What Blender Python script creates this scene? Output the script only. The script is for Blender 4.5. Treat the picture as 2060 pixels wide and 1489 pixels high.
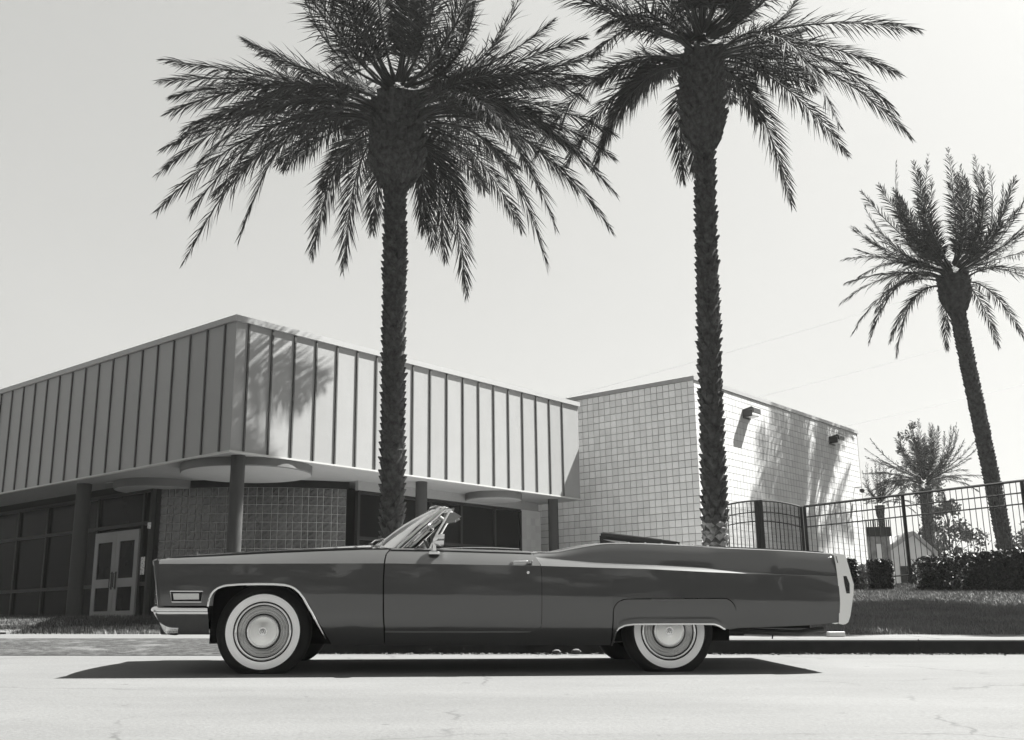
import bpy, math, random
import numpy as np
from mathutils import Vector, Matrix
R = math.radians
random.seed(7)
rng = np.random.default_rng(7)
scn = bpy.context.scene
for o in list(bpy.data.objects):
    bpy.data.objects.remove(o)
C = scn.collection

# ------------------------------------------------------------------ camera
cam_d = bpy.data.cameras.new('camera')
cam = bpy.data.objects.new('camera', cam_d); C.objects.link(cam)
HC, TILT, ROLL = 0.3669, 0.23884, -0.0130912
ct, st = math.cos(TILT), math.sin(TILT)
f_ = Vector((0, ct, st)); u_ = Vector((0, -st, ct)); x_ = Vector((1, 0, 0))
cr, sr = math.cos(ROLL), math.sin(ROLL)
bx_ = cr*x_ + sr*u_; bu_ = -sr*x_ + cr*u_
cam.matrix_world = Matrix(((bx_.x, bu_.x, -f_.x, 0), (bx_.y, bu_.y, -f_.y, 0), (bx_.z, bu_.z, -f_.z, HC), (0, 0, 0, 1)))
cam_d.sensor_width = 36
cam_d.lens = 36*2091.2/2060
cam_d.clip_start = 0.05
cam_d.clip_end = 3000
scn.camera = cam

# ------------------------------------------------------------------ world, sun, exposure
SUN = Vector((0.68, 0.30, 1.0)).normalized()
sun_el = math.asin(SUN.z); sun_az = math.atan2(SUN.x, SUN.y)
w = bpy.data.worlds.new('World'); scn.world = w; w.use_nodes = True
nt = w.node_tree; nt.nodes.clear()
out = nt.nodes.new('ShaderNodeOutputWorld'); bg = nt.nodes.new('ShaderNodeBackground')
sky = nt.nodes.new('ShaderNodeTexSky'); sky.sky_type = 'NISHITA'; sky.sun_disc = False
sky.sun_elevation = sun_el; sky.sun_rotation = sun_az; sky.air_density = 1.0; sky.dust_density = 5.0; sky.ozone_density = 1.0
bw = nt.nodes.new('ShaderNodeRGBToBW')
powr = nt.nodes.new('ShaderNodeMath'); powr.operation = 'POWER'; powr.inputs[1].default_value = 0.48
tint = nt.nodes.new('ShaderNodeMix'); tint.data_type = 'RGBA'; tint.blend_type = 'MULTIPLY'; tint.inputs[0].default_value = 1
tint.inputs[7].default_value = (1.0, 1.0, 0.965, 1)
nt.links.new(sky.outputs[0], bw.inputs[0]); nt.links.new(bw.outputs[0], powr.inputs[0])
nt.links.new(powr.outputs[0], tint.inputs[6]); nt.links.new(tint.outputs[2], bg.inputs[0])
bg.inputs[1].default_value = 0.070
nt.links.new(bg.outputs[0], out.inputs[0])
sd = bpy.data.lights.new('sun', 'SUN'); sd.energy = 5.0; sd.angle = R(0.5); sd.color = (1, 1, 0.965)
sun = bpy.data.objects.new('sun', sd); C.objects.link(sun); sun.location = (20, 10, 30)
sun.rotation_euler = SUN.to_track_quat('Z', 'Y').to_euler()
scn.view_settings.view_transform = 'Standard'; scn.view_settings.look = 'None'
scn.view_settings.gamma = 1; scn.view_settings.use_curve_mapping = False
scn.view_settings.exposure = 2.50

# ------------------------------------------------------------------ materials
def mat(name, v, rough=0.6, metal=0.0, coat=0.0, var=0.0, vscale=5.0, bump=0.0, bscale=40.0, objrand=0.0,
        spec=0.5, dirt=None, stretch=(1, 1, 1), trans=0.0, coords='Object', detail=6.0):
    m = bpy.data.materials.new(name); m.use_nodes = True; n = m.node_tree; L = n.links
    b = n.nodes['Principled BSDF']
    b.inputs['Base Color'].default_value = (v, v, v*0.985, 1)
    b.inputs['Roughness'].default_value = rough; b.inputs['Metallic'].default_value = metal
    b.inputs['Coat Weight'].default_value = coat; b.inputs['Coat Roughness'].default_value = 0.03; b.inputs['Coat IOR'].default_value = 1.6
    b.inputs['Specular IOR Level'].default_value = spec
    if trans: b.inputs['Transmission Weight'].default_value = trans
    if var or bump or objrand or dirt:
        tc = n.nodes.new('ShaderNodeTexCoord'); mp = n.nodes.new('ShaderNodeMapping')
        mp.inputs['Scale'].default_value = stretch
        L.new(tc.outputs[coords], mp.inputs[0])
        fac = None
        def math_(op, a, b_):
            q = n.nodes.new('ShaderNodeMath'); q.operation = op
            for i, z in enumerate((a, b_)):
                if isinstance(z, (int, float)): q.inputs[i].default_value = z
                else: L.new(z, q.inputs[i])
            return q.outputs[0]
        cur = None
        def noise(sc, det=detail):
            q = n.nodes.new('ShaderNodeTexNoise'); q.inputs['Scale'].default_value = sc; q.inputs['Detail'].default_value = det
            q.inputs['Roughness'].default_value = 0.62
            L.new(mp.outputs[0], q.inputs[0]); return q.outputs[0]
        cur = v
        if var:
            a = noise(vscale)
            cur = math_('MULTIPLY', math_('ADD', math_('MULTIPLY', math_('SUBTRACT', a, 0.5), 2*var*2), 1.0), v)
        if objrand:
            oi = n.nodes.new('ShaderNodeObjectInfo')
            k = math_('ADD', math_('MULTIPLY', math_('SUBTRACT', oi.outputs['Random'], 0.5), 2*objrand), 1.0)
            cur = math_('MULTIPLY', cur, k)
        if dirt:                      # (scale, threshold, value)
            d = noise(dirt[0], 8)
            rp = n.nodes.new('ShaderNodeMapRange'); rp.inputs[1].default_value = dirt[1]; rp.inputs[2].default_value = dirt[1]+0.12
            L.new(d, rp.inputs[0])
            mx = n.nodes.new('ShaderNodeMix'); mx.data_type = 'FLOAT'
            L.new(rp.outputs[0], mx.inputs[0])
            if isinstance(cur, (int, float)): mx.inputs[2].default_value = cur
            else: L.new(cur, mx.inputs[2])
            mx.inputs[3].default_value = dirt[2]; cur = mx.outputs[0]
        if not isinstance(cur, (int, float)):
            cc = n.nodes.new('ShaderNodeCombineColor'); cl = math_('MAXIMUM', cur, 0.004)
            for i in range(3): L.new(cl, cc.inputs[i])
            L.new(cc.outputs[0], b.inputs['Base Color'])
        if bump:
            bn = n.nodes.new('ShaderNodeBump'); bn.inputs['Strength'].default_value = bump; bn.inputs['Distance'].default_value = 0.02
            L.new(noise(bscale), bn.inputs['Height']); L.new(bn.outputs[0], b.inputs['Normal'])
    return m

def glassmat(name, tintv=0.9, opacity=0.12, refl=1.0):
    m = bpy.data.materials.new(name); m.use_nodes = True; n = m.node_tree; L = n.links; n.nodes.clear()
    o = n.nodes.new('ShaderNodeOutputMaterial'); t = n.nodes.new('ShaderNodeBsdfTransparent'); g = n.nodes.new('ShaderNodeBsdfGlossy')
    t.inputs[0].default_value = (tintv, tintv, tintv, 1); g.inputs['Roughness'].default_value = 0.02
    fr = n.nodes.new('ShaderNodeFresnel'); fr.inputs[0].default_value = 1.5; mx = n.nodes.new('ShaderNodeMixShader')
    ad = n.nodes.new('ShaderNodeMath'); ad.operation = 'MULTIPLY_ADD'; ad.inputs[1].default_value = refl; ad.inputs[2].default_value = opacity; ad.use_clamp = True
    L.new(fr.outputs[0], ad.inputs[0]); L.new(ad.outputs[0], mx.inputs[0]); L.new(t.outputs[0], mx.inputs[1]); L.new(g.outputs[0], mx.inputs[2]); L.new(mx.outputs[0], o.inputs[0])
    return m

M = {}
M['paint'] = mat('car_paint', 0.034, rough=0.30, coat=1.0, metal=0.0, var=0.05, vscale=3)
M['chrome'] = mat('chrome', 0.72, rough=0.09, metal=1.0, var=0.05, vscale=6)
M['brushed'] = mat('brushed_metal', 0.62, rough=0.3, metal=1.0, var=0.08, vscale=30)
M['black'] = mat('black_rubber', 0.010, rough=0.8, spec=0.2, var=0.2, vscale=20)
M['tyre'] = mat('tyre_rubber', 0.012, rough=0.8, spec=0.2, bump=0.2, bscale=60)
M['white_wall'] = mat('white_rubber', 0.88, rough=0.6, var=0.04, vscale=9)
M['under'] = mat('underbody', 0.006, rough=0.95, spec=0.05, var=0.3, vscale=8)
M['vinyl'] = mat('black_vinyl', 0.02, rough=0.45, bump=0.3, bscale=60)
M['canvas'] = mat('grey_canvas', 0.2, rough=0.8, bump=0.3, bscale=80)
M['leather'] = mat('leather', 0.18, rough=0.5, bump=0.2, bscale=30)
M['lens'] = mat('lamp_lens', 0.55, rough=0.15, coat=1.0, bump=0.4, bscale=150, stretch=(1, 1, 0.05))
M['taillens'] = mat('tail_lens', 0.02, rough=0.15, coat=1.0)
M['glass'] = glassmat('clear_glass', 0.92, 0.03)
M['wsglass'] = glassmat('windscreen_glass', 0.85, 0.05, 1.0)
def asphalt_mat():
    m = bpy.data.materials.new('asphalt'); m.use_nodes = True; n = m.node_tree; L = n.links; b = n.nodes['Principled BSDF']
    b.inputs['Roughness'].default_value = 0.95; b.inputs['Specular IOR Level'].default_value = 0.25
    tc = n.nodes.new('ShaderNodeTexCoord')
    def N(t, **k):
        q = n.nodes.new(t)
        for a_, v_ in k.items(): q.inputs[a_].default_value = v_
        return q
    def mth(op, a_, b_, cl=False):
        q = n.nodes.new('ShaderNodeMath'); q.operation = op; q.use_clamp = cl
        for i, z in enumerate((a_, b_)):
            if isinstance(z, (int, float)): q.inputs[i].default_value = z
            else: L.new(z, q.inputs[i])
        return q.outputs[0]
    def noise(sc, det, st=(1, 1, 1)):
        mp = n.nodes.new('ShaderNodeMapping'); mp.inputs['Scale'].default_value = st; L.new(tc.outputs['Object'], mp.inputs[0])
        q = N('ShaderNodeTexNoise', Scale=sc, Detail=det, Roughness=0.65); L.new(mp.outputs[0], q.inputs[0]); return q
    big = noise(0.55, 5, (0.5, 1.6, 1)).outputs[0]; fine = noise(55, 3).outputs[0]; spots = noise(7, 6).outputs[0]
    v = mth('MULTIPLY', mth('ADD', mth('MULTIPLY', mth('SUBTRACT', big, 0.5), 0.75), 1.0), 0.073)
    v = mth('MULTIPLY', v, mth('ADD', mth('MULTIPLY', mth('SUBTRACT', fine, 0.5), 0.9), 1.0))
    sp = N('ShaderNodeMapRange'); L.new(spots, sp.inputs[0]); sp.inputs[1].default_value = 0.66; sp.inputs[2].default_value = 0.72
    v = mth('MULTIPLY', v, mth('SUBTRACT', 1.0, mth('MULTIPLY', sp.outputs[0], 0.55)))
    # thin wandering cracks
    wob = noise(2.2, 4); ad = n.nodes.new('ShaderNodeMixRGB'); ad.blend_type = 'ADD'; ad.inputs[0].default_value = 0.35
    L.new(tc.outputs['Object'], ad.inputs[1]); L.new(wob.outputs[1], ad.inputs[2])
    vo = N('ShaderNodeTexVoronoi', Scale=0.33); vo.feature = 'DISTANCE_TO_EDGE'; L.new(ad.outputs[0], vo.inputs['Vector'])
    ck = N('ShaderNodeMapRange'); L.new(vo.outputs['Distance'], ck.inputs[0]); ck.inputs[1].default_value = 0.002; ck.inputs[2].default_value = 0.006
    msk = N('ShaderNodeMapRange'); L.new(noise(0.8, 2).outputs[0], msk.inputs[0]); msk.inputs[1].default_value = 0.45; msk.inputs[2].default_value = 0.55
    v = mth('MULTIPLY', v, mth('SUBTRACT', 1.0, mth('MULTIPLY', mth('SUBTRACT', 1.0, ck.outputs[0]), mth('MULTIPLY', msk.outputs[0], 0.35))))
    cc = n.nodes.new('ShaderNodeCombineColor')
    for i in range(3): L.new(v, cc.inputs[i])
    L.new(cc.outputs[0], b.inputs['Base Color'])
    bn = N('ShaderNodeBump', Strength=0.35, Distance=0.01); L.new(fine, bn.inputs['Height']); L.new(bn.outputs[0], b.inputs['Normal'])
    return m
M['asphalt'] = asphalt_mat()
def cell_mat(name, v, amp, size, off):
    m = mat(name, v, rough=0.95, var=0.06, vscale=1.4); n = m.node_tree; L = n.links; b = n.nodes['Principled BSDF']
    src_ = b.inputs['Base Color'].links[0].from_socket
    tc = n.nodes.new('ShaderNodeTexCoord'); v1 = n.nodes.new('ShaderNodeVectorMath'); v1.operation = 'ADD'; v1.inputs[1].default_value = off
    v2 = n.nodes.new('ShaderNodeVectorMath'); v2.operation = 'DIVIDE'; v2.inputs[1].default_value = (size,)*3
    v3 = n.nodes.new('ShaderNodeVectorMath'); v3.operation = 'FLOOR'; wn = n.nodes.new('ShaderNodeTexWhiteNoise'); wn.noise_dimensions = '3D'
    L.new(tc.outputs['Object'], v1.inputs[0]); L.new(v1.outputs[0], v2.inputs[0]); L.new(v2.outputs[0], v3.inputs[0]); L.new(v3.outputs[0], wn.inputs['Vector'])
    mr = n.nodes.new('ShaderNodeMapRange'); mr.inputs[3].default_value = 1-amp; mr.inputs[4].default_value = 1+amp; L.new(wn.outputs['Value'], mr.inputs[0])
    mx = n.nodes.new('ShaderNodeMixRGB'); mx.blend_type = 'MULTIPLY'; mx.inputs[0].default_value = 1; L.new(src_, mx.inputs[1]); L.new(mr.outputs[0], mx.inputs[2]); L.new(mx.outputs[0], b.inputs['Base Color'])
    return m
M['apron'] = mat('dirty_apron', 0.020, rough=0.95, var=1.9, vscale=22, bump=1.0, bscale=60, detail=12, stretch=(0.5, 2, 1), dirt=(4, 0.53, 0.07))
M['kerb_dark'] = mat('dark_kerb_face', 0.016, rough=0.9, spec=0.1, var=0.3, vscale=8, dirt=(14, 0.68, 0.06))  # near-black tone for the street face of the kerb
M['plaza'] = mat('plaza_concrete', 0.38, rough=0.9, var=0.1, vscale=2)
M['leafpale'] = mat('variegated_leaf', 0.14, rough=0.6, var=0.5, vscale=8)
M['kerb'] = mat('kerb_concrete', 0.06, rough=0.9, var=0.18, vscale=6, bump=0.3, bscale=60)
M['walk'] = mat('sidewalk_concrete', 0.058, rough=0.9, var=0.14, vscale=4, bump=0.2, bscale=80)
M['soil'] = mat('lawn_soil', 0.035, rough=1.0, var=0.3, vscale=3, bump=0.6, bscale=30)
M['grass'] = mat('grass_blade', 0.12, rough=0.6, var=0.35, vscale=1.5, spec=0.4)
M['fascia'] = mat('fascia_panel', 0.185, rough=0.42, var=0.05, vscale=1.6, objrand=0.06, spec=0.6, bump=0.25, bscale=2.2)
M['rib'] = mat('seam_rib', 0.03, rough=0.5)
M['cap'] = mat('cap_metal', 0.23, rough=0.4, var=0.04, vscale=3)
M['trimlight'] = mat('edge_trim', 0.30, rough=0.4)
M['soffit'] = mat('soffit_stucco', 0.20, rough=0.9, var=0.05, vscale=6, bump=0.15, bscale=90)
M['disc'] = mat('soffit_disc_paint', 0.08, rough=0.8, var=0.05, vscale=5)
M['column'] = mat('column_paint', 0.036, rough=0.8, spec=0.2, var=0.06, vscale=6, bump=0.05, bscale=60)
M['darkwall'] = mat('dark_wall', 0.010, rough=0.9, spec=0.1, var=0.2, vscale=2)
M['darkglass'] = mat('dark_glazing', 0.005, rough=0.15, spec=0.03, var=0.2, vscale=1.5)
M['frame'] = mat('dark_frame', 0.011, rough=0.5, spec=0.2)
M['doorframe'] = mat('door_frame_paint', 0.17, rough=0.5, var=0.08, vscale=3)
M['mortar_gb'] = mat('glass_block_mortar', 0.30, rough=0.9)
M['gblock'] = mat('glass_block', 0.040, rough=0.16, spec=0.8, var=0.9, vscale=14, bump=0.45, bscale=16, objrand=0.25, detail=2)
M['block'] = mat('scored_block', 0.56, rough=0.95, objrand=0.09, bump=0.12, bscale=50, var=0.05, vscale=10)  # blocks of the shaded left face, colour lifted to offset the shade
M['block_s'] = cell_mat('scored_block_sun_tone', 0.34, 0.08, 0.2, (0.05, 0.05, 0.16))  # same blocks on the sunlit face, colour darkened to offset the sun
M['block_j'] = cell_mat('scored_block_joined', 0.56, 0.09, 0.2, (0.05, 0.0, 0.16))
M['blockmortar'] = mat('block_mortar', 0.13, rough=1.0)
M['iron'] = mat('fence_iron', 0.012, rough=0.6, spec=0.25)
M['lampmetal'] = mat('lamp_metal', 0.02, rough=0.5)
M['lampglass'] = mat('lamp_diffuser', 0.6, rough=0.3)
M['trunk'] = mat('palm_trunk_bark', 0.045, rough=0.95, spec=0.1, var=0.45, vscale=9, bump=0.8, bscale=30)
M['boot'] = mat('palm_boot', 0.044, rough=0.95, spec=0.1, var=0.8, vscale=7, bump=0.5, bscale=40)
M['boot_d'] = mat('palm_boot_dark', 0.045, rough=0.95, spec=0.1, var=0.7, vscale=9, bump=0.6, bscale=30)
M['frond'] = mat('palm_leaflet', 0.036, rough=0.8, spec=0.12, var=0.2, vscale=1.2)
M['rachis'] = mat('palm_rachis', 0.07, rough=0.6)
M['leaf'] = mat('hedge_leaf', 0.026, rough=0.5, var=0.35, vscale=4, spec=0.3)
M['leaf2'] = mat('tree_leaf', 0.05, rough=0.9, var=0.3, vscale=1, spec=0.1)
M['bark'] = mat('tree_bark', 0.05, rough=0.9, var=0.3, vscale=6, bump=0.5, bscale=20)
M['stone'] = mat('mottled_stone', 0.20, rough=0.9, var=0.7, vscale=2.5, detail=8)
M['roof'] = mat('pale_roof', 0.30, rough=0.8, var=0.06, vscale=3)
M['stucco'] = mat('pale_stucco', 0.60, rough=0.9, var=0.05, vscale=2)
M['farground'] = mat('dry_ground', 0.07, rough=1.0, var=0.2, vscale=0.3)
M['hill'] = mat('dry_hill', 0.065, rough=1.0, var=0.3, vscale=0.03)
M['paper'] = mat('notice_paper', 0.5, rough=0.8, dirt=(30, 0.5, 0.1))
M['wire'] = mat('cable', 0.30, rough=0.6)
M['rock'] = mat('stone_grey', 0.045, rough=0.9, var=0.3, vscale=20, bump=0.6, bscale=30)

# ------------------------------------------------------------------ mesh helpers
class MB:
    def __init__(s): s.v = []; s.f = []
    def add(s, vs, fs):
        b = len(s.v); s.v += [(float(p[0]), float(p[1]), float(p[2])) for p in vs]; s.f += [tuple(i+b for i in q) for q in fs]; return s
    def box(s, c, d, rz=0.0, tilt=None):
        hx, hy, hz = d[0]/2, d[1]/2, d[2]/2
        co, si = math.cos(rz), math.sin(rz); vs = []
        for x in (-hx, hx):
            for y in (-hy, hy):
                for z in (-hz, hz):
                    vs.append((c[0]+x*co-y*si, c[1]+x*si+y*co, c[2]+z))
        return s.add(vs, [(0, 1, 3, 2), (4, 6, 7, 5), (0, 4, 5, 1), (2, 3, 7, 6), (0, 2, 6, 4), (1, 5, 7, 3)])
    def box2(s, a, b): return s.box([(a[i]+b[i])/2 for i in range(3)], [abs(b[i]-a[i]) for i in range(3)])
    def grid(s, rows, close=False):
        n = len(rows[0]); m = len(rows); vs = [p for r in rows for p in r]; fs = []
        for i in range(m-1):
            for j in range(n if close else n-1):
                k = (j+1) % n
                fs.append((i*n+j, i*n+k, (i+1)*n+k, (i+1)*n+j))
        return s.add(vs, fs)
    def prism(s, poly, d):          # poly list of 3d points, extruded along d
        n = len(poly); d = Vector(d)
        vs = [Vector(p) for p in poly]+[Vector(p)+d for p in poly]
        fs = [tuple(range(n)), tuple(range(2*n-1, n-1, -1))]+[(i, (i+1) % n, n+(i+1) % n, n+i) for i in range(n)]
        return s.add(vs, fs)
    def tube(s, pts, r, k=8, caps=True, flat=None):
        pts = [Vector(p) for p in pts]; rows = []
        for i, p in enumerate(pts):
            t = (pts[min(i+1, len(pts)-1)]-pts[max(i-1, 0)])
            if t.length < 1e-9: t = Vector((0, 0, 1))
            t.normalize(); ref = Vector((0, 0, 1)) if abs(t.z) < 0.95 else Vector((0, 1, 0))
            a = t.cross(ref).normalized(); b = t.cross(a).normalized()
            rr = r[i] if isinstance(r, (list, tuple)) else r
            fb = rr*(flat if flat else 1)
            rows.append([p+a*rr*math.cos(2*math.pi*j/k)+b*fb*math.sin(2*math.pi*j/k) for j in range(k)])
        base = len(s.v); s.grid(rows, True)
        if caps:
            s.f.append(tuple(base+j for j in range(k))[::-1]); s.f.append(tuple(base+(len(pts)-1)*k+j for j in range(k)))
        return s
    def lathe(s, prof, c, axis='y', k=64):   # prof: (radius, offset along axis)
        rows = []
        for r, h in prof:
            row = []
            for j in range(k):
                a = 2*math.pi*j/k; ca, sa = r*math.cos(a), r*math.sin(a)
                row.append((c[0]+ca, c[1]+h, c[2]+sa) if axis == 'y' else (c[0]+ca, c[1]+sa, c[2]+h))
            rows.append(row)
        return s.grid(rows, True)
    def mesh(s, name, m, smooth=False, angle=35):
        me = bpy.data.meshes.new(name); me.from_pydata(s.v, [], s.f); me.validate(); me.update()
        me.materials.append(m)
        if smooth:
            me.polygons.foreach_set('use_smooth', [True]*len(me.polygons))
            try: me.set_sharp_from_angle(angle=R(angle))
            except Exception: pass
        return me
    def build(s, name, m, parent=None, smooth=False, angle=35, loc=None, rot=None):
        o = bpy.data.objects.new(name, s.mesh(name, m, smooth, angle)); C.objects.link(o)
        if parent: o.parent = parent
        if loc: o.location = loc
        if rot: o.rotation_euler = rot
        return o
def fast_mesh(name, V, F, m, parent=None):
    me = bpy.data.meshes.new(name); V = np.asarray(V, np.float32); F = np.asarray(F, np.int32)
    me.vertices.add(len(V)); me.vertices.foreach_set('co', V.ravel())
    k = F.shape[1]; me.loops.add(F.size); me.loops.foreach_set('vertex_index', F.ravel())
    me.polygons.add(len(F)); me.polygons.foreach_set('loop_start', np.arange(0, F.size, k, dtype=np.int32))
    me.update(calc_edges=True); me.materials.append(m)
    o = bpy.data.objects.new(name, me); C.objects.link(o)
    if parent: o.parent = parent
    return o
def empty(name, loc=(0, 0, 0), rz=0.0):
    o = bpy.data.objects.new(name, None); C.objects.link(o); o.location = [float(q) for q in loc]; o.rotation_euler = (0, 0, float(rz))
    o.empty_display_size = 0.2; return o
def tag(o, label=None, cat=None, group=None, kind=None):
    if label: o['label'] = label
    if cat: o['category'] = cat
    if group: o['group'] = group
    if kind: o['kind'] = kind
    return o
def inst(src_mesh, name, parent, loc=(0, 0, 0), rz=0.0, scale=None):
    o = bpy.data.objects.new(name, src_mesh); C.objects.link(o); o.parent = parent; o.location = loc; o.rotation_euler = (0, 0, rz)
    if scale: o.scale = scale
    return o
def bevel(o, wd=0.01, seg=2):
    b = o.modifiers.new('bevel', 'BEVEL'); b.width = wd; b.segments = seg; b.limit_method = 'ANGLE'; return o

# ------------------------------------------------------------------ ground, road, pavement
def G(x, y): return -0.0131*(x+2.016)+0.03*(y-8.537)
KY = 11.2
def sstep(a, b, t):
    t = max(0.0, min(1.0, (t-a)/(b-a))); return t*t*(3-2*t)
def walk_z(x, y): return G(x, KY)+0.15+0.025*(y-KY)
def lawn_z(x, y):
    base = walk_z(x, 12.6)-0.01
    xl = base+0.20*sstep(0, 3.5, y-12.6)+0.03*sstep(3, 8, y-12.6)
    xr = base+0.088*(min(y, 23)-12.6)+0.015*max(0, x-6)*min(1, (y-12.6)/8)
    if y > 23: xr = xr
    t = sstep(-2.0, 3.0, x)
    return xl*(1-t)+xr*t
def sheet(name, x0, x1, y0, y1, nx, ny, fn, m):
    mb = MB(); rows = []
    for i in range(ny+1):
        y = y0+(y1-y0)*i/ny
        rows.append([(x0+(x1-x0)*j/nx, y, fn(x0+(x1-x0)*j/nx, y)) for j in range(nx+1)])
    mb.grid(rows); o = mb.build(name, m, smooth=True); tag(o, kind='structure'); return o
sheet('road', -60, 60, -60, KY, 24, 12, lambda x, y: G(x, y), M['asphalt'])
g = sheet('ground', -61.8, 429.8, -61.8, 499.8, 12, 12, lambda x, y: -2.5, M['soil'])
# far ground beyond the block, gently level
sheet('far_ground', -61, 120, 30, 400, 16, 16, lambda x, y: 0.45+(0.5 if x > 0 else 0.0)*min(1, abs(x)/4) + max(0, (y-60))*0.004, M['farground'])
APX = -2.45
kb = MB(); kf = MB()
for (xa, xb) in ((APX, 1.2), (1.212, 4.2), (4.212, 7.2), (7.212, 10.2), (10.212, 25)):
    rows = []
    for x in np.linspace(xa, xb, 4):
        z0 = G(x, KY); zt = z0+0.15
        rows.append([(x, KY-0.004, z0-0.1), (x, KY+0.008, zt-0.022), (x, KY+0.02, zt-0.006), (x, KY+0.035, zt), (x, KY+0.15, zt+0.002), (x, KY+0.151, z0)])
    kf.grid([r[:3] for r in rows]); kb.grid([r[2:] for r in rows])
tag(kb.build('kerb', M['kerb'], smooth=True), kind='structure'); tag(kf.build('kerb_face', M['kerb_dark'], smooth=True), kind='structure')
# lowered kerb apron on the left
sheet('kerb_apron', -60, APX-0.002, KY-0.32, KY+0.19, 60, 8, lambda x, y: G(x, KY-0.32)+0.004+(walk_z(x, KY+0.19)-G(x, KY-0.32)-0.004)*max(0,(y-KY+0.32)/0.51)**0.9 - (0.05*sstep(0, 2, x-(APX-2.0)) * 0), M['apron'])
wk = MB(); slab = 1.5; x = -30.0
while x < 30:
    for (ya, yb) in ((KY+0.155 if x > APX-1.5 else KY+0.195, 12.6),):
        xb = min(x+slab-0.012, 30)
        wk.add([(x, ya, walk_z(x, ya)), (xb, ya, walk_z(xb, ya)), (xb, yb, walk_z(xb, yb)), (x, yb, walk_z(x, yb)),
                (x, ya, walk_z(x, ya)-.1), (xb, ya, walk_z(xb, ya)-.1), (xb, yb, walk_z(xb, yb)-.1), (x, yb, walk_z(x, yb)-.1)],
               [(0, 1, 2, 3), (0, 4, 5, 1), (3, 2, 6, 7), (1, 5, 6, 2), (0, 3, 7, 4)])
    x += slab
tag(wk.build('sidewalk', M['walk']), kind='structure')
sheet('lawn_ground', -45, 45, 12.6, 60, 90, 60, lawn_z, M['soil'])
# paved forecourt between the lawn and the buildings (hidden behind the car, it lights the soffit)
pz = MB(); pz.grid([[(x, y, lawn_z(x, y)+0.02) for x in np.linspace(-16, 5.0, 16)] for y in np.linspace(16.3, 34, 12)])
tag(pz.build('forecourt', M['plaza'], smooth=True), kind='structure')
# concrete path leading to the doors at far left
pth = MB()
rows = []
for i in range(13):
    y = 12.62+(23.5-12.62)*i/12; xc = -7.6-(y-12.6)*0.25
    rows.append([(xc-2.4, y, lawn_z(xc-2.4, y)+0.03), (xc+1.6, y, lawn_z(xc+1.6, y)+0.03), (xc+1.6, y, lawn_z(xc+1.6, y)-0.05)])
pth.grid(rows); tag(pth.build('path', M['walk']), kind='structure')

def blades(name, n, xr, yr, hgt, wd, fn, m, keep=None):
    x = rng.uniform(*xr, n); y = rng.uniform(*yr, n)
    if keep is not None:
        k = np.array([keep(a, b) for a, b in zip(x, y)]); x, y = x[k], y[k]; n = len(x)
    z = np.array([fn(a, b) for a, b in zip(x, y)])
    a = rng.uniform(0, math.tau, n); h = hgt*rng.uniform(0.5, 1.3, n); lean = rng.normal(0, 0.35, (n, 2))*h[:, None]
    dx, dy = np.cos(a)*wd, np.sin(a)*wd
    V = np.empty((n, 3, 3)); V[:, 0] = np.c_[x-dx, y-dy, z-0.005]; V[:, 1] = np.c_[x+dx, y+dy, z-0.005]; V[:, 2] = np.c_[x+lean[:, 0], y+lean[:, 1], z+h]
    return tag(fast_mesh(name, V.reshape(-1, 3), np.arange(3*n).reshape(-1, 3), m), kind='stuff')
tag(blades('lawn_grass', 150000, (3.0, 12), (12.62, 23.5), 0.045, 0.006, lawn_z, M['grass']),
    'short mown grass on the lawn sloping up to the iron fence', 'grass')
M['grass_shade'] = mat('verge_blade_shade', 0.03, rough=0.8, var=0.4, vscale=2, spec=0.1)  # shade over the verge is put into this darker blade colour
tag(blades('verge_grass', 40000, (-9.0, -1.0), (12.8, 16.3), 0.06, 0.005, lawn_z, M['grass_shade']),
    'grass verge between the sidewalk and the glass block wall, coloured dark as if in shade', 'grass')
tag(blades('sunlit_grass_edge', 5000, (-5.0, -3.4), (12.64, 13.3), 0.055, 0.005, lawn_z, M['grass'], keep=lambda a, b: b < 12.72+0.25*(a+5.0)),
    'grass tufts kept bright as if sunlit along the sidewalk edge beside the front bumper', 'grass')  # sunlit strip made by leaving these blades paler than the verge

# ------------------------------------------------------------------ entrance building
TH = 0.68745
AZ = math.pi/2-TH
EB = empty('entrance_building', (-5.51, 20.0, 0), AZ)
tag(EB, 'low building with standing seam metal fascia overhang on round columns above a glass block wall', 'building')
ZB, ZT = 3.71, 6.33
L1, L2 = 11.64, 16.0
# wall core behind the panels (box with walls)
core = MB(); core.box2((0.06, 0.06, ZB+0.03), (L1-0.06, L2, ZT)); core.build('fascia_core', M['darkwall'], EB)
def panel_mesh(wd, h, axis):
    mb = MB(); t = 0.03
    if axis == 0: mb.box2((0, 0, 0), (wd, t, h))
    else: mb.box2((0, 0, 0), (t, wd, h))
    me = mb.mesh('fascia_panel', M['fascia']); return me
seams1 = [0.32+0.585*k for k in range(19)]; seams1 = [s for s in seams1 if s < L1-0.1]
seams2 = [0.37+0.605*k for k in range(26)]
full1 = panel_mesh(0.585-0.03, ZT-ZB, 0); full2 = panel_mesh(0.605-0.03, ZT-ZB, 1)
rib1 = MB().box2((0, 0, 0), (0.036, 0.04, ZT-ZB-0.02)).mesh('seam_rib', M['rib'])
rib2 = MB().box2((0, 0, 0), (0.04, 0.036, ZT-ZB-0.02)).mesh('seam_rib', M['rib'])
e = [0.0]+seams1+[L1]
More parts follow.
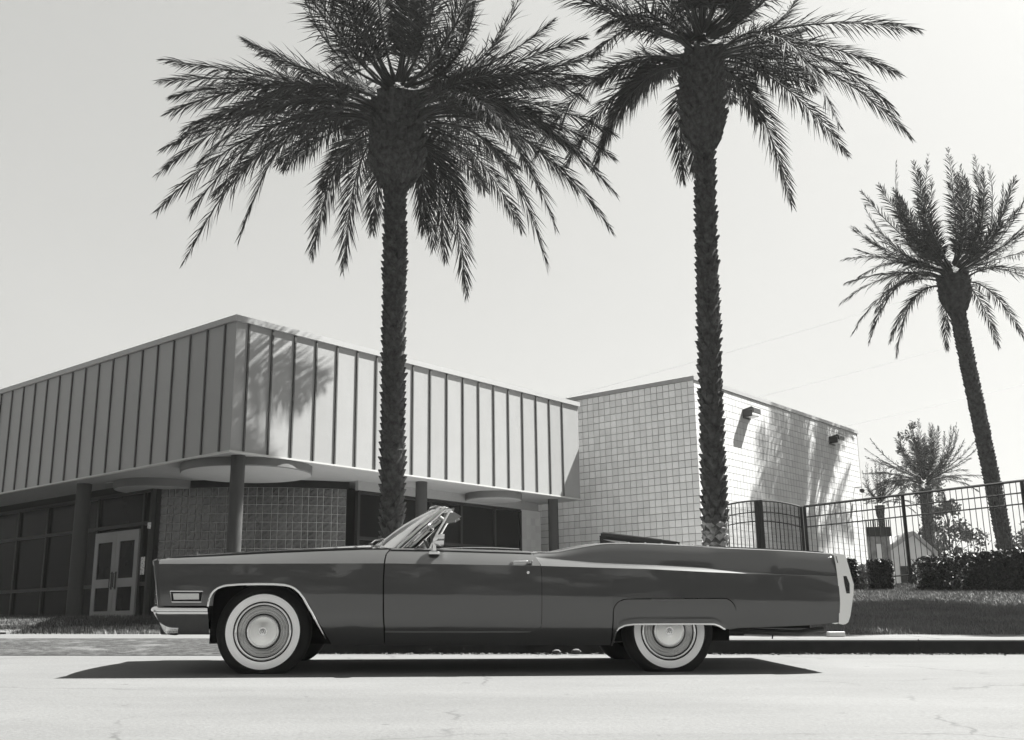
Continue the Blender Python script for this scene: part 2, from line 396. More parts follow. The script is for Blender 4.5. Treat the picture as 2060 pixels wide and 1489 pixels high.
for i in range(len(e)-1):
    wd = e[i+1]-e[i]
    me = full1 if abs(wd-0.585) < 1e-3 else panel_mesh(wd-0.03, ZT-ZB, 0)
    inst(me, 'fascia_panel', EB, (e[i]+0.015, 0.012, ZB))
    if i: inst(rib1, 'seam_rib', EB, (e[i]-0.018, -0.018, ZB+0.01))
e = [0.0]+seams2+[L2]
for i in range(len(e)-1):
    wd = e[i+1]-e[i]
    if wd < 0.05: continue
    me = full2 if abs(wd-0.605) < 1e-3 else panel_mesh(wd-0.03, ZT-ZB, 1)
    inst(me, 'fascia_panel', EB, (0.012, e[i]+0.015, ZB))
    if i: inst(rib2, 'seam_rib', EB, (-0.018, e[i]-0.018, ZB+0.01))
# end wall, coping, lower trim
MB().box2((L1-0.055, 0.045, ZB), (L1, 4.2, ZT)).build('end_panel', M['fascia'], EB)
cp = MB(); cp.box2((-0.035, -0.035, ZT), (L1+0.03, 0.2, ZT+0.12)); cp.box2((-0.035, 0.2, ZT), (0.2, L2, ZT+0.12)); cp.box2((-0.02, 0.2, ZT+0.118-0.11), (L1, 0.21, ZT+0.11))
cp.build('coping', M['cap'], EB)
MB().box2((0.2, 0.2, ZT-0.02), (L1, L2, ZT+0.02)).build('roof', M['darkwall'], EB)
tr = MB(); tr.box2((-0.028, -0.028, ZB-0.035), (L1+0.02, 0.05, ZB-0.002)); tr.box2((-0.028, 0.05, ZB-0.035), (0.05, L2, ZB-0.002)); tr.build('lower_trim', M['trimlight'], EB)
MB().box2((0.052, 0.052, ZB-0.03), (L1-0.01, L2, ZB+0.02)).build('soffit', M['soffit'], EB)
def disc(name, c, r, z0):
    mb = MB(); mb.lathe([(r, ZB-0.031-z0), (r, 0.02), (r-0.02, 0)], (c[0], c[1], z0), 'z', 72); o = mb.build(name, M['disc'], EB, smooth=True, angle=30)
    mc = MB(); n = 72
    mc.add([(c[0]+(r-0.02)*math.cos(math.tau*j/n), c[1]+(r-0.02)*math.sin(math.tau*j/n), z0) for j in range(n)], [tuple(range(n))[::-1]])
    mc.build('disc_face', M['soffit'], o)
disc('soffit_drum', (1.42, 1.36), 1.36, 3.50)
disc('soffit_drum', (8.85, 0.82), 0.74, 3.5)
disc('soffit_drum', (1.55, 5.0), 0.95, 3.5)
cl = MB().lathe([(0.14, 0), (0.14, 3.6)], (0, 0, 0), 'z', 32).mesh('column', M['column'], True)
for (a, b, s, z0) in ((0.42, 0.30, 1.0, 0.2), (0.5, 6.37, 1.22, 0.3), (5.82, 0.50, 1.0, 0.4), (11.0, 0.5, 1.0, 0.4)):
    o = inst(cl, 'column', EB, (a, b, z0), 0, (s, s, (ZB-0.03-z0)/3.6))
def bez(a, c, b, t): return tuple((1-t)**2*a[i]+2*t*(1-t)*c[i]+t*t*b[i] for i in range(2))
A_, M_, B_ = (1.50, 4.75), (2.66, 2.50), (4.62, 1.72)
# arc-length samples with alternating block widths
ts = np.linspace(0, 1, 801); P = np.array([bez(A_, M_, B_, t) for t in ts]); sl = np.r_[0, np.cumsum(np.hypot(*np.diff(P, axis=0).T))]
def along(s): return np.array([np.interp(s, sl, P[:, 0]), np.interp(s, sl, P[:, 1])])
GT = 3.50
SE, _k = 0.03, 0
while SE < sl[-1]-0.2:
    SE += 0.2 if _k % 2 == 0 else 0.146; _k += 1
mort = MB(); rows = []
for z in (0.2, GT): rows.append([(*(along(s)+np.array([0.001, 0.001])), z) for s in np.linspace(0.04, SE, 40)])
mort.grid(rows); gw = mort.build('glass_block_wall', M['mortar_gb'], EB, smooth=True)
MB().grid([[(*along(s), z) for s in np.linspace(0, sl[-1], 40)] for z in (GT, ZB-0.03)]).build('wall_header', M['darkwall'], EB, smooth=True)
def gblock_mesh(wd):
    mb = MB(); h = 0.188; d = 0.018; i = 0.012
    v = [(-wd/2, 0, -h/2), (wd/2, 0, -h/2), (wd/2, 0, h/2), (-wd/2, 0, h/2), (-wd/2+i, -d, -h/2+i), (wd/2-i, -d, -h/2+i), (wd/2-i, -d, h/2-i), (-wd/2+i, -d, h/2-i)]
    mb.add(v, [(0, 1, 5, 4), (1, 2, 6, 5), (2, 3, 7, 6), (3, 0, 4, 7), (4, 5, 6, 7)]); return mb.mesh('glass_block', M['gblock'])
gA, gB = gblock_mesh(0.188), gblock_mesh(0.134)
lowb = MB(); s = 0.03; k = 0
while s < sl[-1]-0.2:
    wd = 0.2 if k % 2 == 0 else 0.146
    p = along(s+wd/2); p0 = along(s); p1 = along(s+wd); a = math.atan2(p1[1]-p0[1], p1[0]-p0[0])
    nx_, ny_ = math.sin(a), -math.cos(a)
    for r in range(15):
        z = GT-0.1-0.2*r
        if r < 9: inst(gA if k % 2 == 0 else gB, 'glass_block', gw, (p[0], p[1], z), a)
        else: lowb.box((p[0], p[1], z), (wd-0.014, 0.05, 0.186), a)
    s += wd; k += 1
o = lowb.build('glass_block_lower', M['gblock'], gw); tag(o, kind='stuff')
# door wall on the left (faces the street corner), X = 1.35
XW = 1.35
fr = MB()
for yy in (4.78, 5.08, 7.10, 8.1, 9.6, 11.2, 13): fr.box2((XW-0.05, yy-0.04, 0.3), (XW+0.05, yy+0.04, 3.5))
for (ya, yb, z) in ((4.78, 13, 3.48), (5.1, 13, 2.72), (4.78, 5.1, 1.35), (4.78, 5.1, 2.72), (7.1, 13, 1.35)): fr.box2((XW-0.045, ya, z-0.04), (XW+0.045, yb, z+0.04))
fr.build('window_frame', M['frame'], EB)
for (ya, yb, za, zb) in ((4.82, 5.04, 0.4, 1.31), (4.82, 5.04, 1.39, 2.68), (4.82, 5.04, 2.76, 3.44), (5.12, 7.06, 2.76, 3.44), (7.14, 8.06, 0.4, 1.31), (7.14, 8.06, 1.39, 2.68), (7.14, 8.06, 2.76, 3.44),
                         (8.14, 9.56, 0.4, 2.68), (8.14, 9.56, 2.76, 3.44), (9.64, 11.16, 0.4, 2.68), (9.64, 11.16, 2.76, 3.44), (11.24, 12.96, 0.4, 2.68), (11.24, 12.96, 2.76, 3.44)):
    MB().box2((XW+0.01, ya, za), (XW+0.02, yb, zb)).build('window_pane', M['darkglass'], EB)
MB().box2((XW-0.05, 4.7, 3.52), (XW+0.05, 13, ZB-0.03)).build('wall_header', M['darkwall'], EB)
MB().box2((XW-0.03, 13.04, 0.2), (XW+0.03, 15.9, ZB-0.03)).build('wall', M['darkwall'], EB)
def door_leaf(ya, yb, hs):
    x0, x1 = XW-0.09, XW-0.045; z0, z1 = 0.46, 2.60
    mb = MB(); stile = 0.16
    mb.box2((x0, ya, z0), (x1, ya+stile, z1)); mb.box2((x0, yb-stile, z0), (x1, yb, z1))
    for (a, b) in ((z0, z0+0.30), (1.30, 1.50), (z1-0.24, z1)): mb.box2((x0, ya+stile, a), (x1, yb-stile, b))
    d = mb.build('door', M['doorframe'], EB)
    for (a, b) in ((z0+0.30, 1.30), (1.50, z1-0.24)): MB().box2((x0+0.02, ya+stile, a), (x1-0.01, yb-stile, b)).build('door_pane', M['darkglass'], d)
    yh = ya+stile*0.5 if hs < 0 else yb-stile*0.5
    hb = MB(); hb.tube([(x0-0.002, yh, 1.30), (x0-0.06, yh, 1.30), (x0-0.06, yh, 1.62), (x0-0.002, yh, 1.62)], 0.012, 6); hb.box2((x0-0.004, yh-0.035, 1.25), (x0+0.001, yh+0.035, 1.66))
    hb.build('door_handle', M['frame'], d)
door_leaf(5.13, 6.085, 1); door_leaf(6.095, 7.05, -1)
nb = MB().box2((XW-0.062, 4.86, 1.55), (XW-0.056, 5.02, 1.95)); nb.build('notice', M['paper'], EB)
MB().box2((XW-0.09, 4.72, 2.58), (XW-0.05, 4.80, 2.72)).build('card_reader', M['paper'], EB)
# recessed glazing to the right, Y = 1.4
YW = 1.45
fr = MB(); xs = [4.66, 6.0, 7.1, 8.25, 9.6, 10.7]
for xx in xs: fr.box2((xx-0.035, YW-0.05, 0.3), (xx+0.035, YW+0.05, 3.42))
for z in (0.5, 2.35, 3.42): fr.box2((4.66, YW-0.045, z-0.035), (10.7, YW+0.045, z+0.035))
fr.build('window_frame', M['frame'], EB)
for a, b in zip(xs[:-1], xs[1:]):
    MB().box2((a+0.035, YW+0.01, 0.53), (b-0.035, YW+0.02, 2.31)).build('window_pane', M['darkglass'], EB)
    MB().box2((a+0.035, YW+0.01, 2.39), (b-0.035, YW+0.02, 3.38)).build('window_pane', M['darkglass'], EB)
MB().box2((4.62, YW-0.05, 3.46), (11.5, YW+0.05, ZB-0.03)).build('wall_header', M['soffit'], EB)
MB().box2((10.74, YW-0.04, 0.3), (11.6, YW+0.06, 3.455)).build('wall', M['block_s'], EB)
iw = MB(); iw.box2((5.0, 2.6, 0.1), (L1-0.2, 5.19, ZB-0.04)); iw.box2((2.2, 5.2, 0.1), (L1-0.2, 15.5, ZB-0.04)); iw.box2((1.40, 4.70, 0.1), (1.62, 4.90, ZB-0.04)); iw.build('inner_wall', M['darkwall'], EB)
MB().box2((0.9, 0.7, 0.25), (11.6, 14.0, 0.42)).build('porch_floor', M['walk'], EB)
bevel_o = MB().box2((0.70, 5.55, ZB-0.035), (0.78, 5.85, ZB-0.032)); bevel_o.build('soffit_light', M['trimlight'], EB)

# ------------------------------------------------------------------ block building
BB = empty('block_building', (5.01, 28.0, 0), AZ)
tag(BB, 'tall plain block building of square scored masonry behind the second palm', 'building')
HB, BT = 6.84, 6.95
RL, LL = 11.7, 8.0
b_ = MB(); b_.box2((0.028, 0.010, -0.2), (RL, LL, HB-0.01)); b_.build('wall', M['blockmortar'], BB)
bm = MB(); g_ = 0.0045; t = 0.022
def chamf(mb, x0, x1, z0, z1, axis, depth=0.035, pr=0.006):
    i = 0.005
    if axis == 'l':   # left face, plane X=0 normal -X, spans Y
        v = [(depth, x0, z0), (depth, x1, z0), (depth, x1, z1), (depth, x0, z1), (0, x0+i, z0+i), (0, x1-i, z0+i), (0, x1-i, z1-i), (0, x0+i, z1-i)]
        mb.add(v, [(1, 0, 4, 5), (2, 1, 5, 6), (3, 2, 6, 7), (0, 3, 7, 4), (5, 4, 7, 6)])
    else:
        v = [(x0, depth, z0), (x1, depth, z0), (x1, depth, z1), (x0, depth, z1), (x0+i, 0, z0+i), (x1-i, 0, z0+i), (x1-i, 0, z1-i), (x0+i, 0, z1-i)]
        mb.add(v, [(0, 1, 5, 4), (1, 2, 6, 5), (2, 3, 7, 6), (3, 0, 4, 7), (4, 5, 6, 7)])
one = MB(); chamf(one, 0, 0.2-2*g_, 0, 0.2-2*g_, 'l'); onem = one.mesh('block', M['block'])
rest = MB(); nrow = int(HB/0.2)+1
for c in range(int(LL/0.2)):
    for r in range(nrow):
        z1 = HB-0.2*r; z0 = z1-0.2
        y0 = 0.2*c
        if c < 13 and r < 23:
            inst(onem, 'block', BB, (rng.normal(0, 0.0012), y0+g_, z0+g_))
        else: chamf(rest, y0+g_, y0+0.2-g_, z0+g_, z1-g_, 'l')
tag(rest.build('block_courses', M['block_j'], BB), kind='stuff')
rest = MB()
for c in range(int(RL/0.2)):
    for r in range(nrow):
        z1 = HB-0.2*r
        chamf(rest, 0.2*c+0.002, 0.2*c+0.198, z1-0.198, z1-0.002, 'r', 0.012)
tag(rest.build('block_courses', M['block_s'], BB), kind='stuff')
cp = MB(); cp.box2((-0.03, -0.03, HB), (RL+0.03, 0.25, BT)); cp.box2((-0.03, 0.25, HB), (0.25, LL, BT)); cp.build('coping', M['cap'], BB)
MB().box2((0.26, 0.26, HB), (RL, LL, HB+0.05)).build('roof', M['darkwall'], BB)
def wall_lamp(x, z, label):
    o = empty('wall_lamp', (0, 0, 0)); o.matrix_world = BB.matrix_world
    o.location = Vector((5.01, 28, 0))+Vector((math.cos(AZ), math.sin(AZ), 0))*x+Vector((0, 0, z)); o.rotation_euler = (0, 0, AZ)
    tag(o, label, 'wall lamp', 'wall lamps on the block building')
    w_ = 0.23
    hb = MB(); hb.prism([(-w_, 0.0, 0.10), (-w_, -0.30, 0.16), (-w_, -0.36, 0.12), (-w_, -0.36, -0.02), (-w_, -0.33, -0.02), (-w_, -0.33, 0.09), (-w_, -0.02, 0.05), (-w_, 0, 0.05)][::-1], (2*w_, 0, 0))
    hb.box2((-w_, -0.30, -0.13), (-w_+0.02, 0.0, 0.06)); hb.box2((-w_, -0.03, -0.16), (w_, 0.0, 0.05))
    hb.build('lamp_housing', M['lampmetal'], o)
    MB().box2((-w_+0.03, -0.33, -0.11), (w_-0.03, -0.03, -0.09)).build('lamp_lens', M['lampglass'], o)
wall_lamp(3.05, 6.32, 'black wedge wall lamp high on the block wall nearest the palm trunk')
wall_lamp(9.3, 6.30, 'black wedge wall lamp at the far end of the block wall')
o = empty('dome_camera', (5.01+math.cos(AZ)*11.0, 28+math.sin(AZ)*11.0, 4.72), AZ)
tag(o, 'dark ball camera on a short arm at the far end of the block wall', 'camera')
MB().tube([(0, 0, 0.12), (0, -0.25, 0.12), (0, -0.25, 0.06)], 0.02, 6).build('bracket', M['trimlight'], o)
MB().lathe([(0.001, -0.09), (0.05, -0.075), (0.085, -0.03), (0.09, 0), (0.07, 0.05), (0.001, 0.07)], (0, -0.25, 0), 'z', 16).build('dome', M['lampmetal'], o, smooth=True)

# ------------------------------------------------------------------ gate and fence
def rail(mb, a, b, r=0.02): mb.tube([a, b], r, 4)
GT_ = empty('metal_gate', (4.64, 24.0, 0.95)); tag(GT_, 'black iron double gate with arched top rails beside the second palm', 'gate')
def arc(x, off=0.0): return 3.035-0.16*((x-0.99)/0.99)**2-0.95-off
for (xa, xb) in ((0.0, 0.90), (1.08, 1.95)):
    for off, nm in ((0.0, 'top_rail'), (0.26, 'rail'), (0.47, 'rail'), (1.75, 'rail')):
        mb = MB(); pts = [(xa+(xb-xa)*i/10, 0, arc(xa+(xb-xa)*i/10, off)) for i in range(11)]
        mb.tube(pts, 0.022 if off == 0 else 0.014, 6); mb.build(nm, M['iron'], GT_, smooth=True)
    xx = xa+0.09
    pk = MB().tube([(0, 0, 0), (0, 0, 1)], 0.0095, 4).mesh('picket', M['iron'])
    while xx < xb-0.03:
        inst(pk, 'picket', GT_, (xx, 0, 0.05), 0, (1, 1, arc(xx)-0.05)); xx += 0.0915
MB().box2((0.90, -0.04, 0.0), (0.985, 0.04, arc(0.95)+0.01)).build('stile', M['iron'], GT_)
MB().box2((0.992, -0.045, 0.0), (1.08, 0.035, arc(1.05)+0.012)).build('stile', M['iron'], GT_)
MB().box2((1.93, -0.03, 0.0), (1.985, 0.03, arc(1.95))).build('stile', M['iron'], GT_)
ms = MB()
xx = 0.0
while xx < 1.93:
    ms.box2((xx, 0.03, 0.1), (xx+0.004, 0.034, arc(xx)-0.01)); xx += 0.024
zz = 0.1
while zz < 1.95:
    ms.box2((0, 0.0305, zz), (1.93, 0.0335, zz+0.004)); zz += 0.03
tag(ms.build('mesh_screen', M['iron'], GT_), kind='stuff')
FN = empty('iron_fence', (6.68, 24.0, 0.0)); tag(FN, 'black iron picket fence with two extra rails climbing behind the hedges', 'fence')
fd = Vector((2.94, -2.0, 0)); FL = fd.length; fu = fd/FL
def ftop(s): return 2.89+0.043*s
def fbot(s):
    p = Vector((6.68, 24, 0))+fu*s; return lawn_z(p.x, p.y)
FE = 7.2
for off, r, nm in ((0, 0.026, 'top_rail'), (0.245, 0.015, 'rail'), (0.47, 0.015, 'rail'), (1.72, 0.015, 'rail')):
    MB().tube([tuple(fu*0+Vector((0, 0, ftop(0)-off))), tuple(fu*FE+Vector((0, 0, ftop(FE)-off)))], r, 4).build(nm, M['iron'], FN)
pk = MB().tube([(0, 0, 0), (0, 0, 1)], 0.0085, 4).mesh('picket', M['iron'])
s = 0.118
while s < FE:
    if abs(s-2.2) > 0.05: inst(pk, 'picket', FN, (fu.x*s, fu.y*s, fbot(s)-0.02), 0, (1, 1, ftop(s)-fbot(s)))
    s += 0.118
po = MB().box2((-0.03, -0.03, 0), (0.03, 0.03, 1)).mesh('post', M['iron'])
for s in (0.0, 2.2, 4.6, 7.2): inst(po, 'post', FN, (fu.x*s, fu.y*s, fbot(s)-0.05), 0, (1, 1, ftop(s)-fbot(s)+0.05))

# ------------------------------------------------------------------ palms
def scale_trunk(path, rad, ring, nper, out_, droop, m, name, parent, seed=0):
    """old leaf bases: overlapping wedges spiralling up a tapering trunk"""
    rg = np.random.default_rng(seed)
    path = [Vector(p) for p in path]; seg = [0.0]
    for a, b in zip(path[:-1], path[1:]): seg.append(seg[-1]+(b-a).length)
    Lt = seg[-1]
    def at(s):
        s = max(0, min(Lt, s))
        for i in range(len(path)-1):
            if s <= seg[i+1]+1e-9:
                t_ = (s-seg[i])/(seg[i+1]-seg[i]); return path[i].lerp(path[i+1], t_)
        return path[-1]
    co = MB(); rows = []
    for i in range(int(Lt/ring)+2):
        s_ = min(Lt, i*ring); p = at(s_); r = rad(s_/Lt)
        rows.append([p+Vector((math.cos(math.tau*j/14), math.sin(math.tau*j/14), 0))*r for j in range(14)])
    co.grid(rows, True); co.build('trunk_core', M['trunk'], parent, smooth=True)
    mb = MB(); n = int(Lt/ring)
    for i in range(n):
        s_ = (i+0.5)*ring; p = at(s_); r = rad(s_/Lt); ph = (i % 2)*math.pi/nper+i*0.05
        for j in range(nper):
            a = ph+math.tau*j/nper+rg.normal(0, 0.06); da = math.pi/nper*1.05
            hh = ring*rg.uniform(0.85, 1.3); oo = out_*rg.uniform(0.6, 1.35); dz = rg.normal(0, ring*0.12)
            def P_(ang, rr, z): return p+Vector((math.cos(ang)*rr, math.sin(ang)*rr, z+dz))
            v = [P_(a-da, r*0.99, 0), P_(a, r*0.97, -hh*0.75), P_(a+da, r*0.99, 0), P_(a+da*0.45, r+oo, hh*0.30+droop*oo), P_(a-da*0.45, r+oo, hh*0.30+droop*oo), P_(a, r*0.95, hh*0.6)]
            mb.add(v, [(1, 2, 3), (1, 3, 4), (1, 4, 0), (4, 3, 5), (3, 2, 5), (4, 5, 0)])
    o = mb.build(name, m, parent); tag(o, kind='stuff'); return o
def make_frond(S, T, arch, seed, nl, ll, lw, r0, petiole=0.16, stiff=0.5):
    """one feather frond: rachis tube plus two ranks of narrow leaflets -> verts, faces (tris)"""
    rg = np.random.default_rng(seed)
    S = np.array(S, float); T = np.array(T, float); d = T-S; L = np.linalg.norm(d); h = np.array([d[0], d[1], 0]); hl = np.linalg.norm(h)+1e-6; hn = h/hl
    c1 = S+hn*(0.30*L)+np.array([0, 0, arch*L*0.9]); c2 = S+hn*(0.42*hl+0.42*L*0.6)+np.array([0, 0, d[2]*0.35+arch*L*0.75])
    def Bz(t): return ((1-t)**3)[:, None]*S+(3*t*(1-t)**2)[:, None]*c1+(3*t*t*(1-t))[:, None]*c2+(t**3)[:, None]*T
    tt = np.linspace(0, 1, 200); BP = Bz(tt)
    def tang(t): e_ = 1e-3; q = Bz(np.clip(t+e_, 0, 1))-Bz(np.clip(t-e_, 0, 1)); return q/np.linalg.norm(q, axis=1)[:, None]
    V = []; F = []
    # rachis
    ks = 14; tr_ = np.linspace(0, 0.985, ks); PR = Bz(tr_); TR = tang(tr_)
    side = np.cross(TR, np.array([0, 0, 1.0])); nn = np.linalg.norm(side, axis=1)
    alt = np.cross(hn, np.array([0, 0, 1.0])); side = np.where(nn[:, None] > 0.15, side/np.maximum(nn, 1e-6)[:, None], alt); nor = np.cross(side, TR)
    for i in range(ks):
        r = r0*(1-0.88*tr_[i]); wb = r*(1+1.6*max(0, 1-tr_[i]/0.12))
        for q in range(4):
            a = math.pi/4+q*math.pi/2; V.append(PR[i]+side[i]*math.cos(a)*wb+nor[i]*math.sin(a)*r)
    for i in range(ks-1):
        for q in range(4):
            a, b, c, e_ = i*4+q, i*4+(q+1) % 4, (i+1)*4+(q+1) % 4, (i+1)*4+q
            F += [(a, b, c), (a, c, e_)]
    base = len(V)
    tw = rg.normal(0, 0.35)
    V2 = []; F2 = []
    for sgn in (-1, 1):
        t = petiole+(1-petiole)*(np.arange(nl)+rg.uniform(-0.4, 0.4, nl))/nl; t = np.clip(t, 0.02, 0.995)
        PP = Bz(t); TT = tang(t)
        sd_ = np.cross(TT, np.array([0, 0, 1.0])); ln = np.linalg.norm(sd_, axis=1); sd_ = np.where(ln[:, None] > 0.15, sd_/np.maximum(ln, 1e-6)[:, None], alt); no = np.cross(sd_, TT)
        u = (t-petiole)/(1-petiole)
        ang = np.radians(56-34*u+rg.normal(0, 6, nl)); v_ = np.radians(18+rg.normal(0, 12, nl)+22*rg.integers(0, 2, nl)*np.sign(rg.uniform(-1, 1, nl)))+tw*0.2*sgn
        lf = ll*(0.35+0.75*np.sin(np.pi*np.clip(u*0.86+0.13, 0, 1))**0.7)*rg.uniform(0.8, 1.1, nl)*np.where(u > 0.92, 0.75, 1)
        drop = np.array([0, 0, -1.0])
        D = TT*np.cos(ang)[:, None]+sd_*(sgn*np.sin(ang)*np.cos(v_))[:, None]+no*(np.sin(ang)*np.sin(v_))[:, None]
        D = D+drop*0.22; D /= np.linalg.norm(D, axis=1)[:, None]
        mid = PP+D*(lf*0.45)[:, None]; tip = PP+D*lf[:, None]+drop*(lf*0.13)[:, None]
        wv = np.cross(D, no*1.0+rg.normal(0, 0.5, (nl, 3))); wv /= np.maximum(np.linalg.norm(wv, axis=1), 1e-6)[:, None]
        a = PP-wv*lw*0.35; b = PP+wv*lw*0.35; c = mid+wv*lw; e_ = mid-wv*lw
        blk = np.stack([a, b, c, e_, tip], 1).reshape(-1, 3); o_ = base+sum(len(q) for q in V2)
        idx = o_+np.arange(nl)[:, None]*5
        F2.append(np.concatenate([idx+np.array([[0, 1, 2]]), idx+np.array([[0, 2, 3]]), idx+np.array([[3, 2, 4]])])); V2.append(blk)
    V = np.concatenate([np.array(V)]+V2); F = np.concatenate([np.array(F)]+F2)
    return V, F
def palm(root, name_crown, C0, tips, extra, z_lo, z_hi, rb, L, nl, ll, lw, r0, seed, arch=0.16, emax=80, side=0):
    """crown: every frond its own object under the crown"""
    cr_ = empty('crown', tuple(C0)); cr_.parent = root
    rg = np.random.default_rng(seed); k = 0
    allt = [(np.array(t_), False) for t_ in tips]
    for i in range(extra):
        az = rg.uniform(0, math.tau); front = max(0.0, -math.sin(az)); el = math.radians(rg.uniform(5+38*front, emax)); l_ = L*rg.uniform(0.88, 1.05)
        allt.append((np.array([math.cos(az)*math.cos(el)*l_, math.sin(az)*math.cos(el)*l_, z_hi*0.6+math.sin(el)*l_*0.92]), True))
    for i in range(side):
        az = rg.uniform(-0.9, 0.9)+(math.pi if i % 2 else 0); el = math.radians(rg.uniform(-32, 12)); l_ = L*rg.uniform(0.9, 1.03)
        if math.sin(az) < -0.45: az = -az
        allt.append((np.array([math.cos(az)*math.cos(el)*l_, math.sin(az)*math.cos(el)*l_, math.sin(el)*l_]), True))
    for tp, ex in allt:
        h = np.array([tp[0], tp[1], 0.0]); hl = np.linalg.norm(h)+1e-6; el = math.atan2(tp[2], hl)
        q = (el+1.0)/2.4; q = max(0, min(1, q)); z = z_lo+(z_hi-z_lo)*q
        S = h/hl*rb*(1-0.6*q)+np.array([0, 0, z])
        ar = arch*(1.0 if el < 0.6 else max(0.02, 1-(el-0.6)))*rg.uniform(0.75, 1.25)
        V, F = make_frond(S, tp, ar, seed*1000+k, nl, ll, lw, r0)
        o = fast_mesh('frond', V, F, M['frond'], cr_); k += 1
    return cr_
T1=[(1.4,2.4,-2.0),(0.6,2.6,-2.6),(2.6,3.0,-0.4),(1.8,3.4,-0.8),(-5.33,0.39,0.62),(-4.82,-0.39,-0.58),(-4.72,0.39,-0.59),(-4.93,-0.39,-1.97),(-5.2,0.39,-2.51),(-4.24,-0.39,-2.96),(-4.53,0.39,-3.66),(-2.78,-1.79,-4.04),(-1.99,2.2,-1.22),(-1.97,1.2,-3.27),(-1.37,1.7,-3.45),(-0.8,2.2,-2.3),(0.47,1.2,-2.71),(0.93,1.7,-3.21),(1.39,2.2,-3.9),(3.21,0.77,-3.77),(3.28,-1.82,-3.89),(4.58,0.39,-3.1),(4.59,-0.39,-2.54),(4.68,0.39,-1.39),(2.92,-2.76,-3.45),(4.73,0.39,-0.83),(4.16,-1.01,-2.27),(-5.27,0.39,1.14),(-4.77,-0.39,-0.2),(-5.13,0.39,-1.03),(-3.8,-1.32,-2.19),(-4.37,1.67,-1.6),(3.92,-2.09,-1.3),(3.9,2.45,-0.16),(4.31,-1.2,-0.38),(4.18,2.16,2.04),(-3.05,2.2,-0.57),(-2.73,-2.76,-1.97)]
T2=[(-2.1,1.2,-0.12),(-2.26,1.7,-2.0),(-1.77,2.2,-0.47),(-0.35,1.2,-2.56),(0.03,1.7,-2.16),(2.3,2.2,-2.76),(1.44,1.2,-1.09),(3.75,2.47,-1.36),(1.89,-2.58,-3.19),(4.43,0.39,-1.99),(3.66,-0.87,-2.05),(4.53,0.86,-0.23),(-2.12,1.2,-1.76),(-1.46,1.7,-0.17),(-2.61,-2.58,-1.77),(2.72,1.2,-0.38),(4.86,0.39,0.59),(-2.41,-2.58,-1.15)]
T3=[(-4.11,0.39,-1.09),(-4.4,-1.04,0.11),(-3.8,0.39,-2.28),(-3.79,-1.21,-3.09),(-1.74,1.7,-2.78),(0.38,2.2,-2.42),(-2.89,1.8,2.49),(-3.56,-1.38,2.57),(-2.31,1.98,3.48),(-3.19,-2.06,2.54),(-1.44,0.5,4.67),(-1.91,-2.16,3.33),(-0.19,0.5,4.86),(-0.37,-1.53,4.15),(0.93,0.5,4.43),(-4.32,-2.29,-1.0),(-3.56,1.28,-0.0),(-3.93,-2.52,-2.31),(-2.73,2.2,1.72),(-3.94,-1.9,-2.83),(-1.76,2.2,-2.1),(2.06,0.5,4.41),(1.38,-2.52,1.36),(4.69,2.37,1.68),(2.03,-2.4,-1.84),(3.11,1.7,-2.11),(2.37,2.2,-2.35),(4.43,2.35,2.71),(0.55,-1.56,3.87),(4.61,2.52,0.51),(-3.0,-2.52,0.33),(-0.55,2.52,3.05),(-2.08,-2.52,1.77)]
T4=[(-4.51,0.39,-0.16),(-4.16,-0.39,1.08),(-2.5,1.79,2.09),(-2.8,-2.98,1.82),(0.54,3.04,2.69),(-1.03,-3.04,1.79),(2.24,3.04,2.53),(0.31,-3.04,1.13),(3.53,2.0,1.5),(1.14,-2.91,0.11),(3.39,2.04,0.17),(-3.35,-2.97,-1.24),(-0.69,3.04,-0.99),(-3.88,-2.04,-0.74),(2.28,3.04,-0.89),(-3.99,-0.39,-0.67),(3.15,3.04,0.51),(-2.36,-3.04,1.29),(-3.64,0.39,0.51)]
T5=[(-0.2,1.77,2.0),(-1.45,-1.84,0.85),(-0.11,1.84,0.07),(-0.91,-1.84,1.62),(0.55,1.74,2.41),(-0.44,-1.7,1.95),(1.05,1.77,2.27),(0.13,-1.79,1.49),(1.68,1.72,1.83),(0.15,-1.84,0.57),(1.67,1.84,0.46),(-0.21,-1.84,-0.46),(-0.18,1.84,0.76),(-0.12,-1.81,1.62)]
PG = 'date palms standing behind the car'
p1 = empty('palm_tree', (-2.33, 20.0, 0.5)); p1.scale = (0.976,)*3; tag(p1, 'large date palm in front of the metal fascia with a full drooping crown', 'palm tree', PG)
def rad1(t_): return 0.205+0.004*math.sin(t_*40)
scale_trunk([(0.0, 0, -0.2), (0.0, 0, 1.7), (-0.02, 0, 5.4), (-0.03, 0, 9.0)], rad1, 0.132, 8, 0.068, 0.5, M['boot'], 'leaf_scars', p1, 1)
def radb(t_): return 0.25+0.28*min(1, t_/0.24)**0.7-0.05*max(0, (t_-0.6)/0.4)
scale_trunk([(-0.03, 0, 8.9), (-0.02, 0, 10.9)], radb, 0.14, 12, 0.12, 0.7, M['boot_d'], 'boot_head', p1, 2)
palm(p1, 'crown', (-0.02, 0, 11.05), T1, 38, -0.85, 0.35, 0.46, 4.6, 122, 0.68, 0.0120, 0.034, 11, side=5)
p2 = empty('palm_tree', (3.83, 20.0, 0.7)); tag(p2, 'tall date palm whose trunk stands at the corner of the block building', 'palm tree', PG)
M['boot_pale'] = mat('pale_bark', 0.12, rough=0.95, spec=0.1, var=0.8, vscale=8, bump=1.0, bscale=22)
scale_trunk([(-0.02, 0, -0.2), (0.01, 0, 1.55)], lambda t_: 0.232, 0.12, 8, 0.035, 0.2, M['boot_pale'], 'pale_trunk_base', p2, 33)
